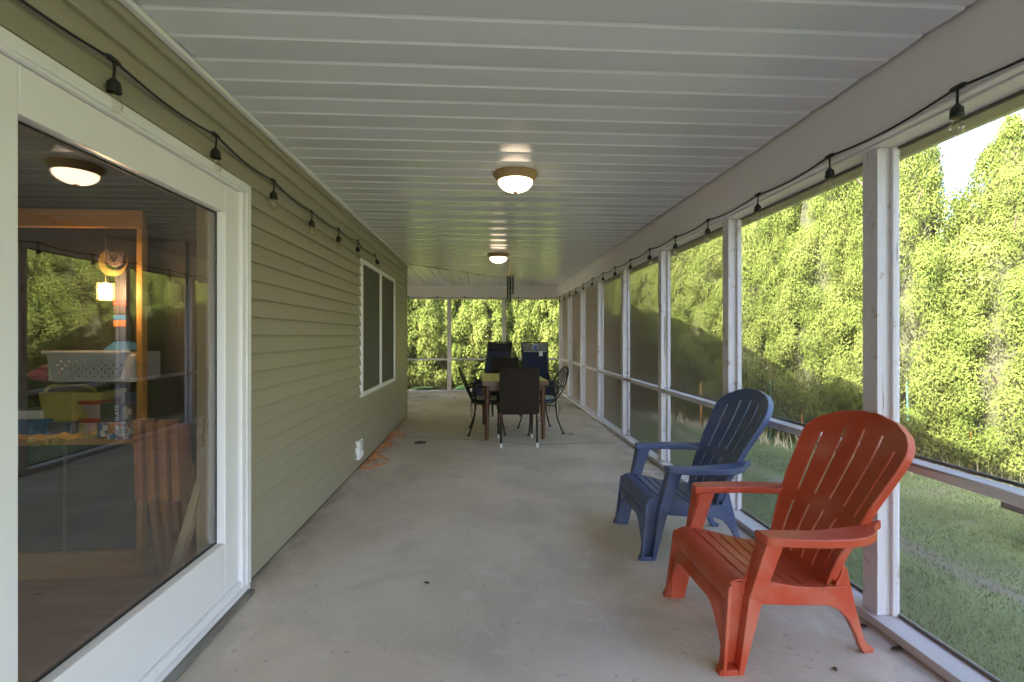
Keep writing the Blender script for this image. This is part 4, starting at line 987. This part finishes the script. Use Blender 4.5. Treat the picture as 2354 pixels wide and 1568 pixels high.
# lantern and tall dark tower on the shelf
tw = thing('toy_tower', 'tall dark banded cardboard tower standing on the cabinet shelf', 'toy', (-1.955, CY+.07, 1.222))
b = NB(); box(b, -1.985, -1.925, CY+.06, CY+.12, 1.27, 1.66); obj('column', b, 'charcoal_box', tw, smooth=False, bevel=.004)
b = NB(); hexa(b, [(-2.02,CY+.03,1.223),(-1.89,CY+.03,1.223),(-1.89,CY+.14,1.223),(-2.02,CY+.14,1.223),(-1.985,CY+.06,1.269),(-1.925,CY+.06,1.269),(-1.925,CY+.12,1.269),(-1.985,CY+.12,1.269)]); obj('foot', b, 'blue_box', tw, smooth=False)
for z0, z1, m_ in ((1.35,1.385,'box_orange'),(1.386,1.41,'blue_box'),(1.42,1.46,'inner_wall'),(1.465,1.49,'box_red')):
    b = NB(); box(b, -1.987, -1.923, CY+.056, CY+.0595, z0, z1); obj('band', b, m_, tw, smooth=False)
ln = thing('lantern', 'small lit caged lantern before the tall dark tower', 'lantern', (-1.94, CY-.06, 1.48))
b = NB(); lathe(b, [(0,0),(.022,0),(.025,.05),(.018,.075),(0,.08)], (-1.94, CY-.06, 1.49), 14); obj('flame_glass', b, 'lantern_glow', ln)
b = NB()
for k in range(8):
    a = k*math.pi/4; tube(b, [(-1.94+.034*math.cos(a), CY-.06+.034*math.sin(a), 1.485), (-1.94+.034*math.cos(a), CY-.06+.034*math.sin(a), 1.57)], .002, 4)
for z in (1.485, 1.53, 1.57): tube(b, [(-1.94+.034*math.cos(a), CY-.06+.034*math.sin(a), z) for a in np.linspace(0, 6.283, 17)[:-1]], .002, 4, closed=True)
tube(b, [(-1.94,CY-.06,1.57),(-1.94,CY-.06,1.869)], .0015, 4); obj('cage', b, 'bronze', ln)
# bear on a moon ornament
be_ = thing('bear_ornament', 'bear and crescent moon cutout hanging in front of the cabinet', 'ornament', (-1.93, CY-0.0100, 1.62))
b = NB(); o_, i_ = [], []
for a in np.linspace(R(120), R(380), 26):
    o_.append((-1.94+.072*math.cos(a), 1.685+.072*math.sin(a)))
for a in np.linspace(R(372), R(128), 26): i_.append((-1.925+.058*math.cos(a), 1.70+.058*math.sin(a)))
prism(b, o_+i_, lambda p: (p[0], CY-0.0140, p[1]), lambda p: (p[0], CY-0.0060, p[1])); obj('moon', b, 'moon_yellow', be_, smooth=False)
b = NB()
for x, z, rr, y0 in ((-1.925,1.70,.042,.074),(-1.958,1.735,.014,.072),(-1.892,1.728,.014,.072)):
    prism(b, [(x+rr*math.cos(a), z+rr*.9*math.sin(a)) for a in np.linspace(0,6.283,19)[:-1]], lambda p: (p[0], CY-y0+.05, p[1]), lambda p: (p[0], CY-0.0150, p[1]))
hd = obj('head', b, 'bear_brown', be_, smooth=False)
b = NB()
for x, z, rr in ((-1.938,1.705,.005),(-1.914,1.703,.005),(-1.926,1.690,.006)):
    prism(b, [(x+rr*math.cos(a), z+rr*math.sin(a)) for a in np.linspace(0,6.283,9)[:-1]], lambda p: (p[0], CY-0.0270, p[1]), lambda p: (p[0], CY-0.0245, p[1]))
obj('face', b, 'dark', hd, smooth=False)
b = NB(); tube(b, [(-1.935,CY-0.0100,1.74),(-1.935,CY--0.0200,1.96)], .0012, 4); obj('hanging_thread', b, 'dark', be_)
# folding wooden chairs leaning in a stack by the cabinet
for k in range(4):
    x = -1.735+.068*k; y = 2.60-.012*k; dx = .085-.008*k
    r_ = thing('folding_chair', 'folded brown wooden chair leaning in the stack beside the cabinet', 'chair', (x+dx, y, .031), 0, 'folded wooden chairs by the cabinet')
    b = NB(); beam(b, (x-.005,y,.46), (x-.055,y+.06,.86-.02*(k%2)), .036, .12, (0,1,0)); obj('seat', b, 'chair_wood', r_, bevel=.006, smooth=False)
    for j in (0, 1):
        b = NB(); beam(b, (x+dx-.0,y+.07*j,.04), (x-.02,y+.03+.07*j,.62), .026, .035, (0,1,0)); obj('leg', b, 'chair_wood', r_, bevel=.004, smooth=False)
    b = NB(); beam(b, (x+dx,y-.02,.05), (x+dx,y+.10,.05), .03, .03); obj('stretcher', b, 'chair_wood', r_, smooth=False)
b = NB(); beam(b, (-1.485,2.35,.04), (-1.345,2.545,.86), .035, .06, (0,1,0)); tag(obj('wood_board', b, 'pine', smooth=False, bevel=.003), 'pale pine board leaning against the inner door jamb', 'board')
b = NB(); box(b, -1.99, -1.71, 2.52, 2.60, .031, .095)
b.free()
